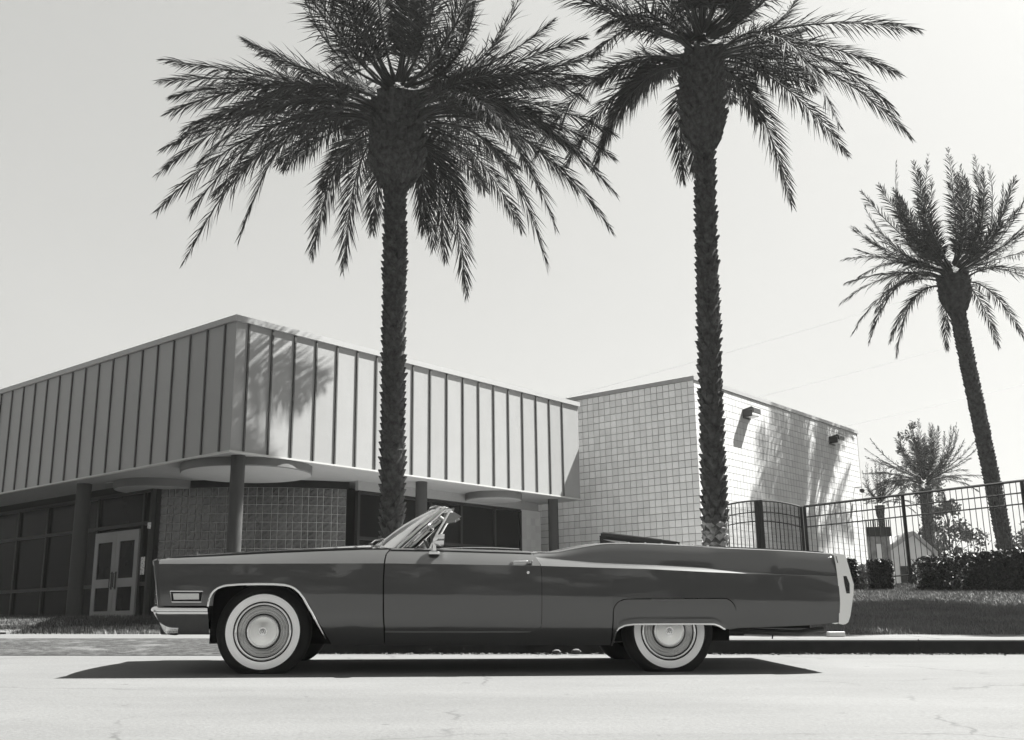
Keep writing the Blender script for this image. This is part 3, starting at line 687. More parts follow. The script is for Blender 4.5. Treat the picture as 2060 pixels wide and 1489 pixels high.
scale_trunk([(0.01, 0, 1.45), (0.1, 0, 4.9), (0.24, 0, 9.3)], lambda t_: 0.205-0.03*t_, 0.135, 8, 0.072, 0.5, M['boot'], 'leaf_scars', p2, 3)
scale_trunk([(0.24, 0, 9.9-0.65), (0.28, 0, 11.4)], lambda t_: radb(t_)*0.80, 0.14, 12, 0.10, 0.7, M['boot_d'], 'boot_head', p2, 4)
palm(p2, 'crown', (0.32, 0, 11.6), T2, 40, -0.5, 0.4, 0.40, 4.3, 115, 0.64, 0.0120, 0.032, 12, side=4)
p3 = empty('palm_tree', (15.9, 36.0, 1.0)); tag(p3, 'date palm farther back at the right edge of the photo', 'palm tree', PG)
scale_trunk([(1.05, 0, -0.5), (0.75, 0, 3.5), (0.40, 0, 7.5), (0.18, 0, 10.3)], lambda t_: 0.245, 0.12, 10, 0.05, 0.5, M['boot'], 'leaf_scars', p3, 5)
scale_trunk([(0.18, 0, 10.1), (0.2, 0, 11.4)], lambda t_: 0.34+0.2*min(1, t_/0.4), 0.1, 14, 0.06, 1.2, M['boot'], 'boot_head', p3, 6)
palm(p3, 'crown', (0.23, 0, 11.63), T3, 30, -0.6, 0.3, 0.42, 4.0, 70, 0.52, 0.016, 0.035, 13)
p4 = empty('palm_tree', (21.97, 56.0, 1.5)); tag(p4, 'stout distant date palm rising behind the iron fence', 'palm tree', PG)
scale_trunk([(0, 0, -1), (0.22, 0, 5.6)], lambda t_: 0.27, 0.16, 9, 0.06, 0.5, M['boot'], 'leaf_scars', p4, 7)
T4 = [(max(a_, -2.5), b_, c_) for a_, b_, c_ in T4]
palm(p4, 'crown', (0.25, 0, 6.1), T4, 24, -0.4, 0.3, 0.35, 3.4, 60, 0.38, 0.016, 0.035, 14, emax=70, side=6)
p5 = empty('palm_tree', (19.54, 56.0, 1.5)); tag(p5, 'small thin distant palm just right of the block building', 'palm tree', PG)
scale_trunk([(0, 0, -1), (0.1, 0, 4.75)], lambda t_: 0.12+0.15*max(0, t_-0.85)/0.15, 0.16, 8, 0.04, 0.5, M['boot'], 'leaf_scars', p5, 8)
palm(p5, 'crown', (0.12, 0, 4.95), T5, 9, -0.2, 0.2, 0.2, 2.5, 34, 0.22, 0.012, 0.03, 15, side=5)

# ------------------------------------------------------------------ hedges, trees
def leaf_cloud(n, fn, size, rg):
    P_ = fn(n); n = len(P_); d = rg.normal(0, 1, (n, 3)); d /= np.linalg.norm(d, axis=1)[:, None]
    e_ = np.cross(d, rg.normal(0, 1, (n, 3))); e_ /= np.linalg.norm(e_, axis=1)[:, None]
    sz = size*rg.uniform(0.6, 1.3, n)[:, None]
    V = np.stack([P_-d*sz, P_+e_*sz*0.5, P_+d*sz, P_-e_*sz*0.5], 1).reshape(-1, 3)
    return V, np.arange(4*n).reshape(-1, 4)
def hedge(cx_, cy_, wx, wy, h, n, label, rz=0.0, seed=0, size=0.035, slope=0.0):
    rg = np.random.default_rng(seed); zb = lawn_z(cx_, cy_)
    root = empty('hedge', (cx_, cy_, zb), rz); tag(root, label, 'hedge', 'dark clipped hedges along the fence')
    mb = MB()
    # twiggy core
    ny = 10; rows = []
    for i in range(6):
        z = h*0.9*i/5
        rows.append([(0.82*wx/2*math.cos(a)*(abs(math.cos(a))**-0.5 if abs(math.cos(a)) > .1 else 1)*0.9, 0.8*wy/2*math.sin(a), z+slope*0.82*wx/2*math.cos(a)) for a in np.linspace(0, math.tau, 24, endpoint=False)])
    mb.grid(rows, True); mb.f.append(tuple(range(len(mb.v)-24, len(mb.v)))); mb.build('core', M['leaf'], root)
    def fn(n):
        p = rg.uniform(-1, 1, (n*2, 3)); ax = np.abs(p).max(1)
        p = p/ax[:, None]*(1-np.abs(rg.normal(0, 0.10, n*2)))[:, None]
        p = np.sign(p)*np.abs(p)
        q = (np.abs(p[:, 0])**5+np.abs(p[:, 1])**5+np.abs(p[:, 2])**5); p = p[q < 1.7][:n]
        p += rg.normal(0, 0.03, p.shape)+0.05*np.sin(p[:, [1, 2, 0]]*7+seed)
        x = p[:, 0]*wx/2; return np.c_[x, p[:, 1]*wy/2, (p[:, 2]+1)/2*h+slope*x]
    V, F = leaf_cloud(n, fn, size, rg); o = fast_mesh('foliage', V, F, M['leaf'], root)
hedge(6.74, 21.4, 0.26, 0.4, 0.60, 3000, 'narrow clipped bush right behind the tail of the car', seed=1)
hedge(7.38, 21.4, 0.40, 0.4, 0.58, 4200, 'clipped bush between the narrow bush and the fence post', seed=2)
hedge(10.75, 20.3, 5.4, 0.8, 0.86, 36000, 'long dark hedge running off the right edge below the fence', rz=-0.597+0.30, seed=3, slope=0.055)
ps = empty('pale_shrub', (7.05, 21.5, lawn_z(7.05, 21.5))); tag(ps, 'pale variegated shrub in the gap between two dark clipped bushes', 'shrub')
rgp = np.random.default_rng(9)
V, F = leaf_cloud(900, lambda n: np.c_[rgp.normal(0, 0.06, n), rgp.normal(0, 0.1, n), rgp.uniform(0, 0.5, n)], 0.03, rgp); fast_mesh('foliage', V, F, M['leafpale'], ps)
MB().tube([(0, 0, -0.05), (0.01, 0, 0.4)], 0.008, 5).build('stem', M['bark'], ps)
def tree(loc, H, rc, zc_, n, label, seed, size=0.12, m='leaf2', spread=1.0, group='leafy trees'):
    rg = np.random.default_rng(seed); root = empty('broadleaf_tree', loc); tag(root, label, 'tree', group)
    tb = MB(); tb.tube([(0, 0, -0.3), (0.05, 0, H*0.25), (0.0, 0.05, H*0.5), (0.1, 0, H*0.85)], [0.03*H*0.6, 0.022*H*0.6, 0.015*H*0.6, 0.004*H], 8)
    cl_ = []
    for i in range(26):
        a = rg.uniform(0, math.tau); z = rg.uniform(-1, 1); rr = math.sqrt(max(0, 1-z*z))*rg.uniform(0.35, 1.0)
        c = np.array([math.cos(a)*rr*rc, math.sin(a)*rr*rc, zc_+z*rc*spread]); cl_.append((c, rc*rg.uniform(0.18, 0.36)))
        st_ = (0.02, 0, min(H*0.8, max(H*0.3, c[2]-rc*0.7))); md = tuple(np.array(st_)*0.5+c*0.5+np.array([0, 0, 0.1*rc]))
        tb.tube([st_, md, tuple(c)], [0.008*H*0.6, 0.005*H*0.6, 0.002*H*0.6], 5)
    tb.build('trunk', M['bark'], root, smooth=True)
    def fn(n):
        idx = rg.integers(0, len(cl_), n); c = np.array([cl_[i][0] for i in idx]); r = np.array([cl_[i][1] for i in idx])
        d = rg.normal(0, 1, (n, 3)); d /= np.linalg.norm(d, axis=1)[:, None]
        return c+d*(r*rg.uniform(0.3, 1.1, n))[:, None]
    V, F = leaf_cloud(n, fn, size, rg); fast_mesh('crown', V, F, M[m], root)
tree((27.4, 70, 1.5), 12, 1.7, 9.2, 1500, 'sparse tall tree behind the stout distant palm', 21, 0.11, spread=1.45)
tree((27.3, 66, 1.5), 6, 1.9, 3.6, 3500, 'dense low tree at the foot of the stout distant palm', 22, 0.14, spread=1.1)
tree((32.5, 66, 1.5), 5, 2.6, 2.2, 4500, 'low spreading tree at right behind the long hedge', 23, 0.14, spread=0.7)
tree((15.9, 20.4, 1.2), 21, 3.3, 15.6, 26000, 'big street tree outside the right edge that shades the lawn', 24, 0.16, spread=0.8)

# trees on the opposite side of the street: the paint and chrome mirror them
def copy_tree(o, parent=None):
    c = o.copy(); C.objects.link(c); c.parent = parent
    for ch in list(o.children): copy_tree(ch, c)
    return c
tree((-26, -26, -1.2), 8, 3.6, 4.6, 7000, 'bushy tree across the street behind the camera, first from its left end', 31, 0.30, group='trees across the street')
src = [o for o in C.objects if o.name.startswith('broadleaf_tree') and o.get('group') == 'trees across the street'][0]
for i in range(9):
    c = copy_tree(src); c.location = (-19.5+6.8*i, -26+((i*5) % 3)*1.5, -1.2); c.rotation_euler = (0, 0, i*1.3); c.scale = (1, 1, 0.8+0.12*((i*3) % 4))
    c['label'] = 'bushy tree across the street behind the camera, %s from its left end' % ('second', 'third', 'fourth', 'fifth', 'sixth', 'seventh', 'eighth', 'ninth', 'tenth')[i]
# ------------------------------------------------------------------ small buildings far right
en = empty('stone_enclosure', (14.55, 42.0, 1.2)); tag(en, 'mottled stone enclosure with dark top and upright slats behind the fence', 'enclosure')
MB().box2((-0.5, 0, 0), (0.45, 2.5, 2.35)).build('wall', M['stone'], en)
MB().box2((-0.56, -0.06, 2.35), (0.5, 2.6, 2.72)).build('dark_band', M['iron'], en)
sl_ = MB().box2((-0.015, -0.02, 0), (0.015, 0.02, 0.3)).mesh('slat', M['iron'])
for i in range(12): inst(sl_, 'slat', en, (-0.52+i*0.09, 0, 2.72))
MB().box2((-0.12, -0.05, 1.35), (0.1, -0.002, 2.05)).build('sign_panel', M['stucco'], en)
hs = empty('gabled_house', (20.6, 55.0, 1.5)); tag(hs, 'pale low house with a gabled roof seen through the fence', 'house')
MB().box2((-1.6, 0.2, -0.5), (1.2, 6, 2.0)).build('wall', M['stucco'], hs)
rf = MB(); rf.prism([(-1.9, 0, 1.9), (0.35, 0, 3.3), (1.5, 0, 2.2), (1.45, 0, 2.0), (0.35, 0, 3.1), (-1.85, 0, 1.75)][::-1], (0, 6.2, 0)); rf.build('roof', M['roof'], hs)
MB().prism([(-1.6, 0.15, 1.9), (0.35, 0.15, 3.08), (1.2, 0.15, 2.2), (1.2, 0.15, 1.9)][::-1], (0, 0.1, 0)).build('gable', M['stucco'], hs)
MB().box2((-0.5, 0.17, 0.4), (0.3, 0.2, 1.5)).build('window', M['darkglass'], hs)
# hill
hl_ = MB(); rows = []
for j in range(25):
    x = 60+j*14; rows.append([(x, 300, -3), (x, 305, 8+18*sstep(95, 175, x)+2*math.sin(x*.11)), (x+5, 360, 14+32*sstep(95, 200, x)+3*math.sin(x*.07)), (x+5, 480, 10)])
hl_.grid(rows); tag(hl_.build('hill', M['hill'], smooth=True), kind='structure')
# power lines
for i, (a, b, lab) in enumerate((((0, 90, 18.5), (75, 84, 39.5), 'uppermost thin overhead cable in the right sky'),
                            ((0, 90, 14.5), (75, 84, 33.0), 'middle thin overhead cable in the right sky'),
                            ((0, 90, 11.0), (75, 84, 27.0), 'lowest thin overhead cable in the right sky'))):
    pts = [(a[0]+(b[0]-a[0])*t_, a[1]+(b[1]-a[1])*t_, a[2]+(b[2]-a[2])*t_-3*t_*(1-t_)) for t_ in np.linspace(0, 1, 20)]
    tag(MB().tube(pts, 0.012, 4, False).build('overhead_cable', M['wire']), lab, 'cable', 'overhead cables')
#CARPART
# ------------------------------------------------------------------ the convertible (local: x to the rear, y away, z up)
ux = Vector((0.99683179, 0.07845236, -0.01309963)); uy = Vector((-0.07801781, 0.99647248, 0.03091621)); uz = ux.cross(uy).normalized()
CAR = empty('convertible_car')
CAR.matrix_world = Matrix(((ux.x, uy.x, uz.x, -2.0862), (ux.y, uy.y, uz.y, 9.4338), (ux.z, uy.z, uz.z, 0.0278), (0, 0, 0, 1)))
tag(CAR, 'long dark vintage convertible with its top folded down and whitewall tyres parked in the street', 'car')
def itp(tab):
    xs_ = [p[0] for p in tab]; ys_ = [p[1] for p in tab]
    return lambda x: float(np.interp(x, xs_, ys_))
zt = itp([(-0.85, 0.889), (-0.748, 0.90), (-0.394, 0.918), (-0.014, 0.941), (0.409, 0.961), (0.752, 0.975), (0.984, 0.978), (1.351, 0.976), (2.043, 0.96), (2.157, 0.956), (2.30, 0.953), (2.36, 0.956), (2.449, 0.975), (2.56, 0.997), (2.673, 1.016), (2.739, 1.024), (2.82, 1.029), (2.893, 1.030), (3.122, 1.027), (3.561, 1.010), (3.999, 0.993), (4.445, 0.975), (4.72, 0.958)])
zc = itp([(-0.832, 0.851), (0.2, 0.858), (0.958, 0.863), (1.6, 0.857), (2.211, 0.849), (2.672, 0.837), (3.103, 0.827), (3.644, 0.803), (4.157, 0.787), (4.72, 0.773)])
zs_t = itp([(2.16, 0.944), (2.224, 0.914), (2.40, 0.900), (2.679, 0.884), (3.112, 0.870), (3.656, 0.842), (4.0, 0.808), (4.18, 0.790), (4.72, 0.774)])
def zs(x): return zt(x) if x < 2.16 else min(zs_t(x), zt(x)-0.004)
Hw = itp([(-0.85, 0.975), (-0.4, 0.993), (0.6, 1.005), (2.0, 1.012), (3.2, 1.005), (4.2, 0.985), (4.72, 0.955)])
def side_y(x, z, isdoor=False):
    H = Hw(x); c = zc(x)
    if z <= c:
        s_ = (c-z)/(c-0.20); return H+0.012*math.sin(math.pi*min(1, s_*1.25))-0.075*max(0, s_-0.35)**2/0.42-0.06*max(0, s_-0.62)**2/0.12
    s2 = zt(x) if isdoor else zs(x); ws = 0.105*min(1, max(0, (s2-c))/0.075)
    if z <= s2:
        t_ = (z-c)/max(1e-4, s2-c); return H-ws*(0.80*t_+0.20*t_*t_)
    t_ = (z-s2)/max(1e-4, zt(x)-s2); return H-ws-0.030*t_**2.2-0.006*t_
def panel_grid(X, zb, ztf, dL, dR, n1=15, n2=7, n3=6, sgn=-1, off=0.0, isdoor=False):
    """rows of points up the side; rows fall exactly on the crease and on the shoulder line"""
    X0, X1 = X[0], X[-1]; cols = []
    for xn in X:
        U = (xn-X0)/(X1-X0); b = zb(xn); T_ = ztf(xn); c = zc(xn); s2 = T_ if isdoor else zs(xn)
        lv = []
        c_ = max(b, min(c, T_)); s_ = max(c_, min(s2, T_))
        lv += list(np.linspace(b, c_, n1)); lv += list(np.linspace(c_, s_, n2))[1:]; lv += list(np.linspace(s_, T_, n3))[1:]
        col = []
        for z in lv:
            x = xn+(1-U)*dL(z)+U*dR(z); col.append((x, sgn*(side_y(x, z, isdoor)+off), z))
        cols.append(col)
    return cols
def thicken(o, t=0.006, off=1):
    s_ = o.modifiers.new('solid', 'SOLIDIFY'); s_.thickness = t; s_.offset = off
    e_ = o.modifiers.new('split', 'EDGE_SPLIT'); e_.split_angle = R(42); return o
zero = lambda z: 0.0
arch_pts = [(-0.4185, 0.527), (-0.415, 0.56), (-0.404, 0.609), (-0.383, 0.642), (-0.353, 0.667), (-0.32, 0.681), (-0.283, 0.690), (-0.18, 0.698), (-0.045, 0.702), (0.08, 0.701), (0.165, 0.696), (0.215, 0.684), (0.251, 0.667), (0.29, 0.635), (0.326, 0.590), (0.396, 0.472), (0.473, 0.328), (0.530, 0.222)]
az_ = itp(arch_pts)
def fender_bot(x):
    if x < -0.4186: return 0.527
    if x < 0.530: return az_(x)
    return 0.222
Xf = sorted(set(list(np.linspace(-0.832, -0.43, 9))+[-0.4195]+[p[0] for p in arch_pts]+[-0.41, -0.395, -0.37, 0.36, 0.43, 0.5, 0.531]+list(np.linspace(0.56, 0.954, 8))))
dLf = itp([(0.527, 0.047), (0.62, 0.034), (0.714, 0.018), (0.826, 0.004), (0.888, -0.001), (1, -0.001)])
seam = itp([(0.2, 0.012), (0.333, 0.009), (0.437, 0.0), (0.728, -0.008), (0.865, -0.004), (0.90, -0.001), (0.94, 0.006), (0.967, 0.029), (1.0, 0.05)])
rseam = itp([(0.333, -0.085), (0.345, -0.052), (0.362, -0.026), (0.385, -0.009), (0.42, 0.0), (0.783, 0.0), (0.855, -0.007), (0.90, -0.030), (0.954, -0.066), (1.0, -0.09)])
rseam2 = itp([(0.2, 0.0), (0.783, 0.0), (0.855, -0.007), (0.90, -0.030), (0.954, -0.066), (1.0, -0.09)])
GAP = 0.0035
for sgn in (-1, 1):
    nm = 'near' if sgn < 0 else 'far'
    cols = panel_grid(Xf, fender_bot, zt, dLf, lambda z: seam(z)-GAP, sgn=sgn)
    # strip on top of the fender running inwards to the hood
    def topstrip(col, x, inner, rise, k=7):
        x_, y_, z_ = col[-1]; a = abs(y_); r = []
        for i in range(1, k+1):
            t_ = i/k; r.append((x_, sgn*(a+(inner-a)*t_), z_+rise*math.sin(t_*math.pi/2)))
        return r
    cols = [c+topstrip(c, c[-1][0], 0.74, 0.006+0.010*min(1, max(0, (c[-1][0]+0.8)/1.0))) for c in cols]
    o = MB().grid(cols).build('front_fender', M['paint'], CAR, smooth=True, angle=28); thicken(o, 0.01, 1 if sgn < 0 else -1)
    # door
    Xd = list(np.linspace(0.958, 2.10, 20))+[2.13, 2.15, 2.17, 2.185, 2.20, 2.212, 2.223]
    def door_bot(x):
        b = 0.330
        if x > 2.14: b = 0.330+0.055*((x-2.14)/0.083)**2.2
        return b
    cols = panel_grid(Xd, door_bot, lambda x: zt(x)-0.002, lambda z: seam(z)+GAP, lambda z: rseam2(z)-GAP, sgn=sgn, isdoor=True)
    cols = [c+topstrip(c, 0, 0.80, -0.004, 3) for c in cols]
    dr_ = MB().grid(cols).build('door', M['paint'], CAR, smooth=True, angle=28); thicken(dr_, 0.012, 1 if sgn < 0 else -1)
    # rocker
    Xr = np.linspace(0.968, 2.2235, 14)
    cols = panel_grid(list(Xr), lambda x: 0.218, lambda x: 0.322+(0 if x < 2.13 else 0.055*((x-2.13)/0.0935)**2.2), zero, zero, n1=8, sgn=sgn)
    o = MB().grid(cols).build('rocker_panel', M['paint'], CAR, smooth=True); thicken(o, 0.01, 1 if sgn < 0 else -1)
    # rear quarter
    sk = [(2.8005, 0.218), (2.802, 0.50), (2.810, 0.525), (2.822, 0.545), (2.845, 0.568), (2.88, 0.585), (2.92, 0.590), (3.70, 0.598), (3.744, 0.594), (3.775, 0.580), (3.798, 0.560), (3.815, 0.528), (3.823, 0.49), (3.8255, 0.356)]
    skf = itp(sk)
    def q_bot(x):
        if x < 2.80: return 0.218
        if x < 3.826: return skf(x)
        return float(np.interp(x, [3.826, 4.439, 4.60, 4.70], [0.356, 0.378, 0.392, 0.400]))
    Xq = sorted(set(list(np.linspace(2.2235, 2.78, 12))+[2.80]+[p[0] for p in sk]+[3.8265]+list(np.linspace(2.96, 3.66, 12))+list(np.linspace(3.88, 4.708, 14))))
    dRq = itp([(0.40, -0.014), (0.58, 0.0), (0.748, -0.001), (0.878, -0.010), (0.956, -0.022), (1, -0.024)])
    cols = panel_grid(Xq, q_bot, zt, lambda z: rseam(z) if z > 0.5 else 0.0, dRq, n3=9, sgn=sgn)
    def rearstrip(c):
        x_, y_, z_ = c[-1]; inner = 0.78 if x_ > 2.75 else 0.82; a = abs(y_)
        return [(x_, sgn*(a-0.012), z_+0.004), (x_, sgn*(a*0.6+inner*0.4), z_+0.010), (x_, sgn*inner, z_+0.012)]
    cols = [c+rearstrip(c) for c in cols]
    o = MB().grid(cols).build('rear_quarter_panel', M['paint'], CAR, smooth=True, angle=28); thicken(o, 0.012, 1 if sgn < 0 else -1)
    # fender skirt (cut-out cover over the rear wheel)
    lip = [(2.806, 0.222), (2.822, 0.300), (2.832, 0.340), (2.85, 0.362), (2.892, 0.382), (2.962, 0.391), (3.20, 0.393), (3.628, 0.393), (3.673, 0.377), (3.717, 0.352), (3.74, 0.349), (3.819, 0.352)]
    lf_ = itp(lip); g2 = 0.0065
    def sk_top(x): return min(skf(min(max(x-0.004, 2.802), 3.70) if x < 3.3 else max(min(x+0.004, 3.8254), 3.0))-g2, 0.590)
    Xs = sorted(set([2.807, 2.812, 2.818, 2.826, 2.836, 2.85, 2.87, 2.892, 2.92, 2.962]+list(np.linspace(3.0, 3.60, 12))+[3.628, 3.65, 3.673, 3.695, 3.717, 3.74, 3.76, 3.78, 3.795, 3.806, 3.814, 3.819]))
    cols = []
    for x in Xs:
        b = lf_(x); t2 = sk_top(x); col = []
        for i, z in enumerate(np.linspace(b, t2, 12)):
            d_ = z-b; fl = 0.030*math.exp(-(d_/0.028)**1.3)*(1 if 2.83 < x < 3.73 else 0.4)
            col.append((x, sgn*(side_y(x, z)-0.001+fl), z))
        cols.append(col)
    o = MB().grid(cols).build('fender_skirt', M['paint'], CAR, smooth=True, angle=40); thicken(o, 0.008, 1 if sgn < 0 else -1)
    lp = [(x, sgn*(side_y(x, lf_(x))+(0.030 if 2.83 < x < 3.73 else 0.014)), lf_(x)-0.004) for x in np.interp(np.linspace(0, 1, 60), np.linspace(0, 1, len(lip)), [p[0] for p in lip]) if x < 3.725]
    MB().tube(lp, 0.0075, 6).build('skirt_trim', M['chrome'], CAR, smooth=True)
    ap = []
    for i in range(len(arch_pts)-1):
        for t_ in (0, 0.5):
            x = arch_pts[i][0]*(1-t_)+arch_pts[i+1][0]*t_; z = arch_pts[i][1]*(1-t_)+arch_pts[i+1][1]*t_; ap.append((x, sgn*(side_y(x, z)+0.004), z-0.004))
    MB().tube(ap, [0.0105 if p[2] > 0.42 else 0.0105*max(0.35, (p[2]-0.15)/0.27) for p in ap], 8).build('wheel_arch_trim', M['chrome'], CAR, smooth=True)
    # belt moldings
    bp = [(x, sgn*(side_y(x, zt(x))-0.006), zt(x)+0.005) for x in np.linspace(1.30, 2.135, 14)]
    MB().tube(bp, 0.008, 6).build('belt_molding', M['chrome'], dr_, smooth=True)
    bp = [(x, sgn*(side_y(x, zt(x)-0.001)-0.010), zt(x)+0.007) for x in list(np.linspace(2.165, 2.8, 18))+list(np.linspace(2.85, 3.75, 12))]
    MB().tube(bp, [0.008 if p[0] < 3.4 else 0.008-0.006*(p[0]-3.4)/0.35 for p in bp], 6).build('belt_molding', M['chrome'], CAR, smooth=True)
    sb_ = MB()
    for x in (2.96, 3.10, 3.24, 3.37, 3.50, 3.63): sb_.lathe([(0.0005, 0.012), (0.007, 0.010), (0.009, 0.0)], (x, sgn*(side_y(x, zt(x))-0.014), zt(x)+0.010), 'z', 10)
    tag(sb_.build('snap_studs', M['chrome'], CAR, smooth=True), kind='stuff')
    # door handle, lock
    yh = lambda x, z: sgn*(side_y(x, z))
    hb = MB(); 
    hb.tube([(1.985, yh(1.985, 0.880)+sgn*0.004, 0.878), (2.0, yh(2.0, 0.882)+sgn*0.028, 0.883), (2.10, yh(2.1, 0.882)+sgn*0.030, 0.884), (2.112, yh(2.11, 0.884)+sgn*0.02, 0.884)], 0.0085, 8)
    hb.box((2.130, yh(2.13, 0.878)+sgn*0.016, 0.879), (0.036, 0.028, 0.024)); hb.box((1.983, yh(1.983, 0.874)+sgn*0.005, 0.876), (0.022, 0.014, 0.018))
    bevel(hb.build('door_handle', M['chrome'], dr_, smooth=True), 0.003)
    MB().box((2.128, yh(2.128, 0.878)+sgn*0.031, 0.879), (0.018, 0.003, 0.012)).build('handle_button', M['brushed'], dr_)
    MB().lathe([(0.0005, -0.006*1), (0.006, -0.006), (0.011, -0.003), (0.013, 0.004)] if sgn < 0 else [(0.013, -0.004), (0.011, 0.003), (0.0005, 0.006)], (2.11, yh(2.11, 0.795), 0.795), 'y', 20).build('door_lock', M['chrome'], dr_, smooth=True)
    # side marker / cornering lamp on the front fender
    def fp(x, z, o_): return (x, sgn*(side_y(x, z)+o_), z)
    outer = [(-0.721, 0.640), (-0.467, 0.640), (-0.474, 0.557), (-0.702, 0.557)]; inner = [(-0.698, 0.622), (-0.494, 0.624), (-0.492, 0.577), (-0.688, 0.575)]
    mk = MB().tube([fp(*p, 0.004) for p in outer]+[fp(*outer[0], 0.004)], 0.0045, 6).build('marker_bezel', M['chrome'], CAR, smooth=True)
    b2 = MB(); b2.add([fp(*p, 0.0015) for p in outer], [(0, 1, 2, 3)]); b2.build('marker_recess', M['black'], mk)
    l2 = MB(); nn_ = 26; rows = []
    for j in range(5):
        v_ = j/4; row = []
        for i in range(nn_*2+1):
            u2 = i/(nn_*2); xa = inner[0][0]*(1-v_)+inner[3][0]*v_; xb = inner[1][0]*(1-v_)+inner[2][0]*v_; x = xa+(xb-xa)*u2; z = 0.623-(0.623-0.576)*v_
            row.append(fp(x, z, 0.003+0.004*math.sin(math.pi*v_)+(0.0016 if i % 2 else 0)))
        rows.append(row)
    l2.grid(rows); l2.build('marker_lens', M['lens'], mk)
    MB().tube([fp(*p, 0.005) for p in inner]+[fp(*inner[0], 0.005)], 0.0022, 5).build('lens_rim', M['chrome'], mk)

# hood
def hood_z(x, y):
    e_ = zt(x)+0.006+0.010*min(1, max(0, (x+0.8)/1.0)); q = min(1, abs(y)/0.735)
    mid = float(np.interp(x, [-0.85, -0.58, -0.16, 0.308, 0.577, 0.799], [0.925, 0.950, 0.975, 1.004, 1.022, 1.034]))
    return e_+(mid-e_)*(1-q**2.6)+0.008*max(0, 1-abs(abs(y)-0.33)/0.06)*0
hx = list(np.linspace(-0.842, 0.80, 24)); hy = list(np.linspace(-0.735, 0.735, 31))
o = MB().grid([[(x+(0.03*(y/0.735)**2 if x > 0.7 else 0)-(0.04*(1-(y/0.735)**2) if x < -0.8 else 0), y, hood_z(x, y)) for y in hy] for x in hx]).build('hood', M['paint'], CAR, smooth=True); thicken(o, 0.01, -1)
# cowl between hood and windscreen
def wsb(y): q = (y/0.80)**2; return (0.82+0.222*q, y, 1.038-0.055*q**0.9)
def wst(y): q = (y/0.80)**2; return (1.300+0.118*q, y*0.94, 1.362-0.040*q)
yy_ = list(np.linspace(-0.80, 0.80, 25))
cw = MB().grid([[(0.812+0.03*(y/0.8)**2, y, hood_z(0.80, min(0.735, abs(y)))-0.004) for y in yy_], [(wsb(y)[0]-0.02, y, wsb(y)[2]-0.004) for y in yy_], [(wsb(y)[0]+0.12, y, wsb(y)[2]-0.02) for y in yy_]])
cw.build('cowl', M['paint'], CAR, smooth=True)
o = MB().grid([[tuple(Vector(wsb(y)).lerp(Vector(wst(y)), t_)+Vector((-0.012*math.sin(math.pi*t_), 0, 0.012*math.sin(math.pi*t_)))) for y in yy_] for t_ in np.linspace(0, 1, 8)]).build('windscreen', M['wsglass'], CAR, smooth=True)
WF = empty('windscreen_frame'); WF.parent = CAR
MB().tube([wsb(y) for y in yy_], 0.011, 8).build('base_molding', M['chrome'], WF, smooth=True)
MB().tube([tuple(Vector(wst(y))+Vector((0.01, 0, 0.004))) for y in yy_], 0.020, 8).build('header', M['chrome'], WF, smooth=True)
MB().tube([tuple(Vector(wst(y))+Vector((0.045, 0, -0.004))) for y in yy_], 0.016, 8).build('header_inner', M['canvas'], WF, smooth=True)
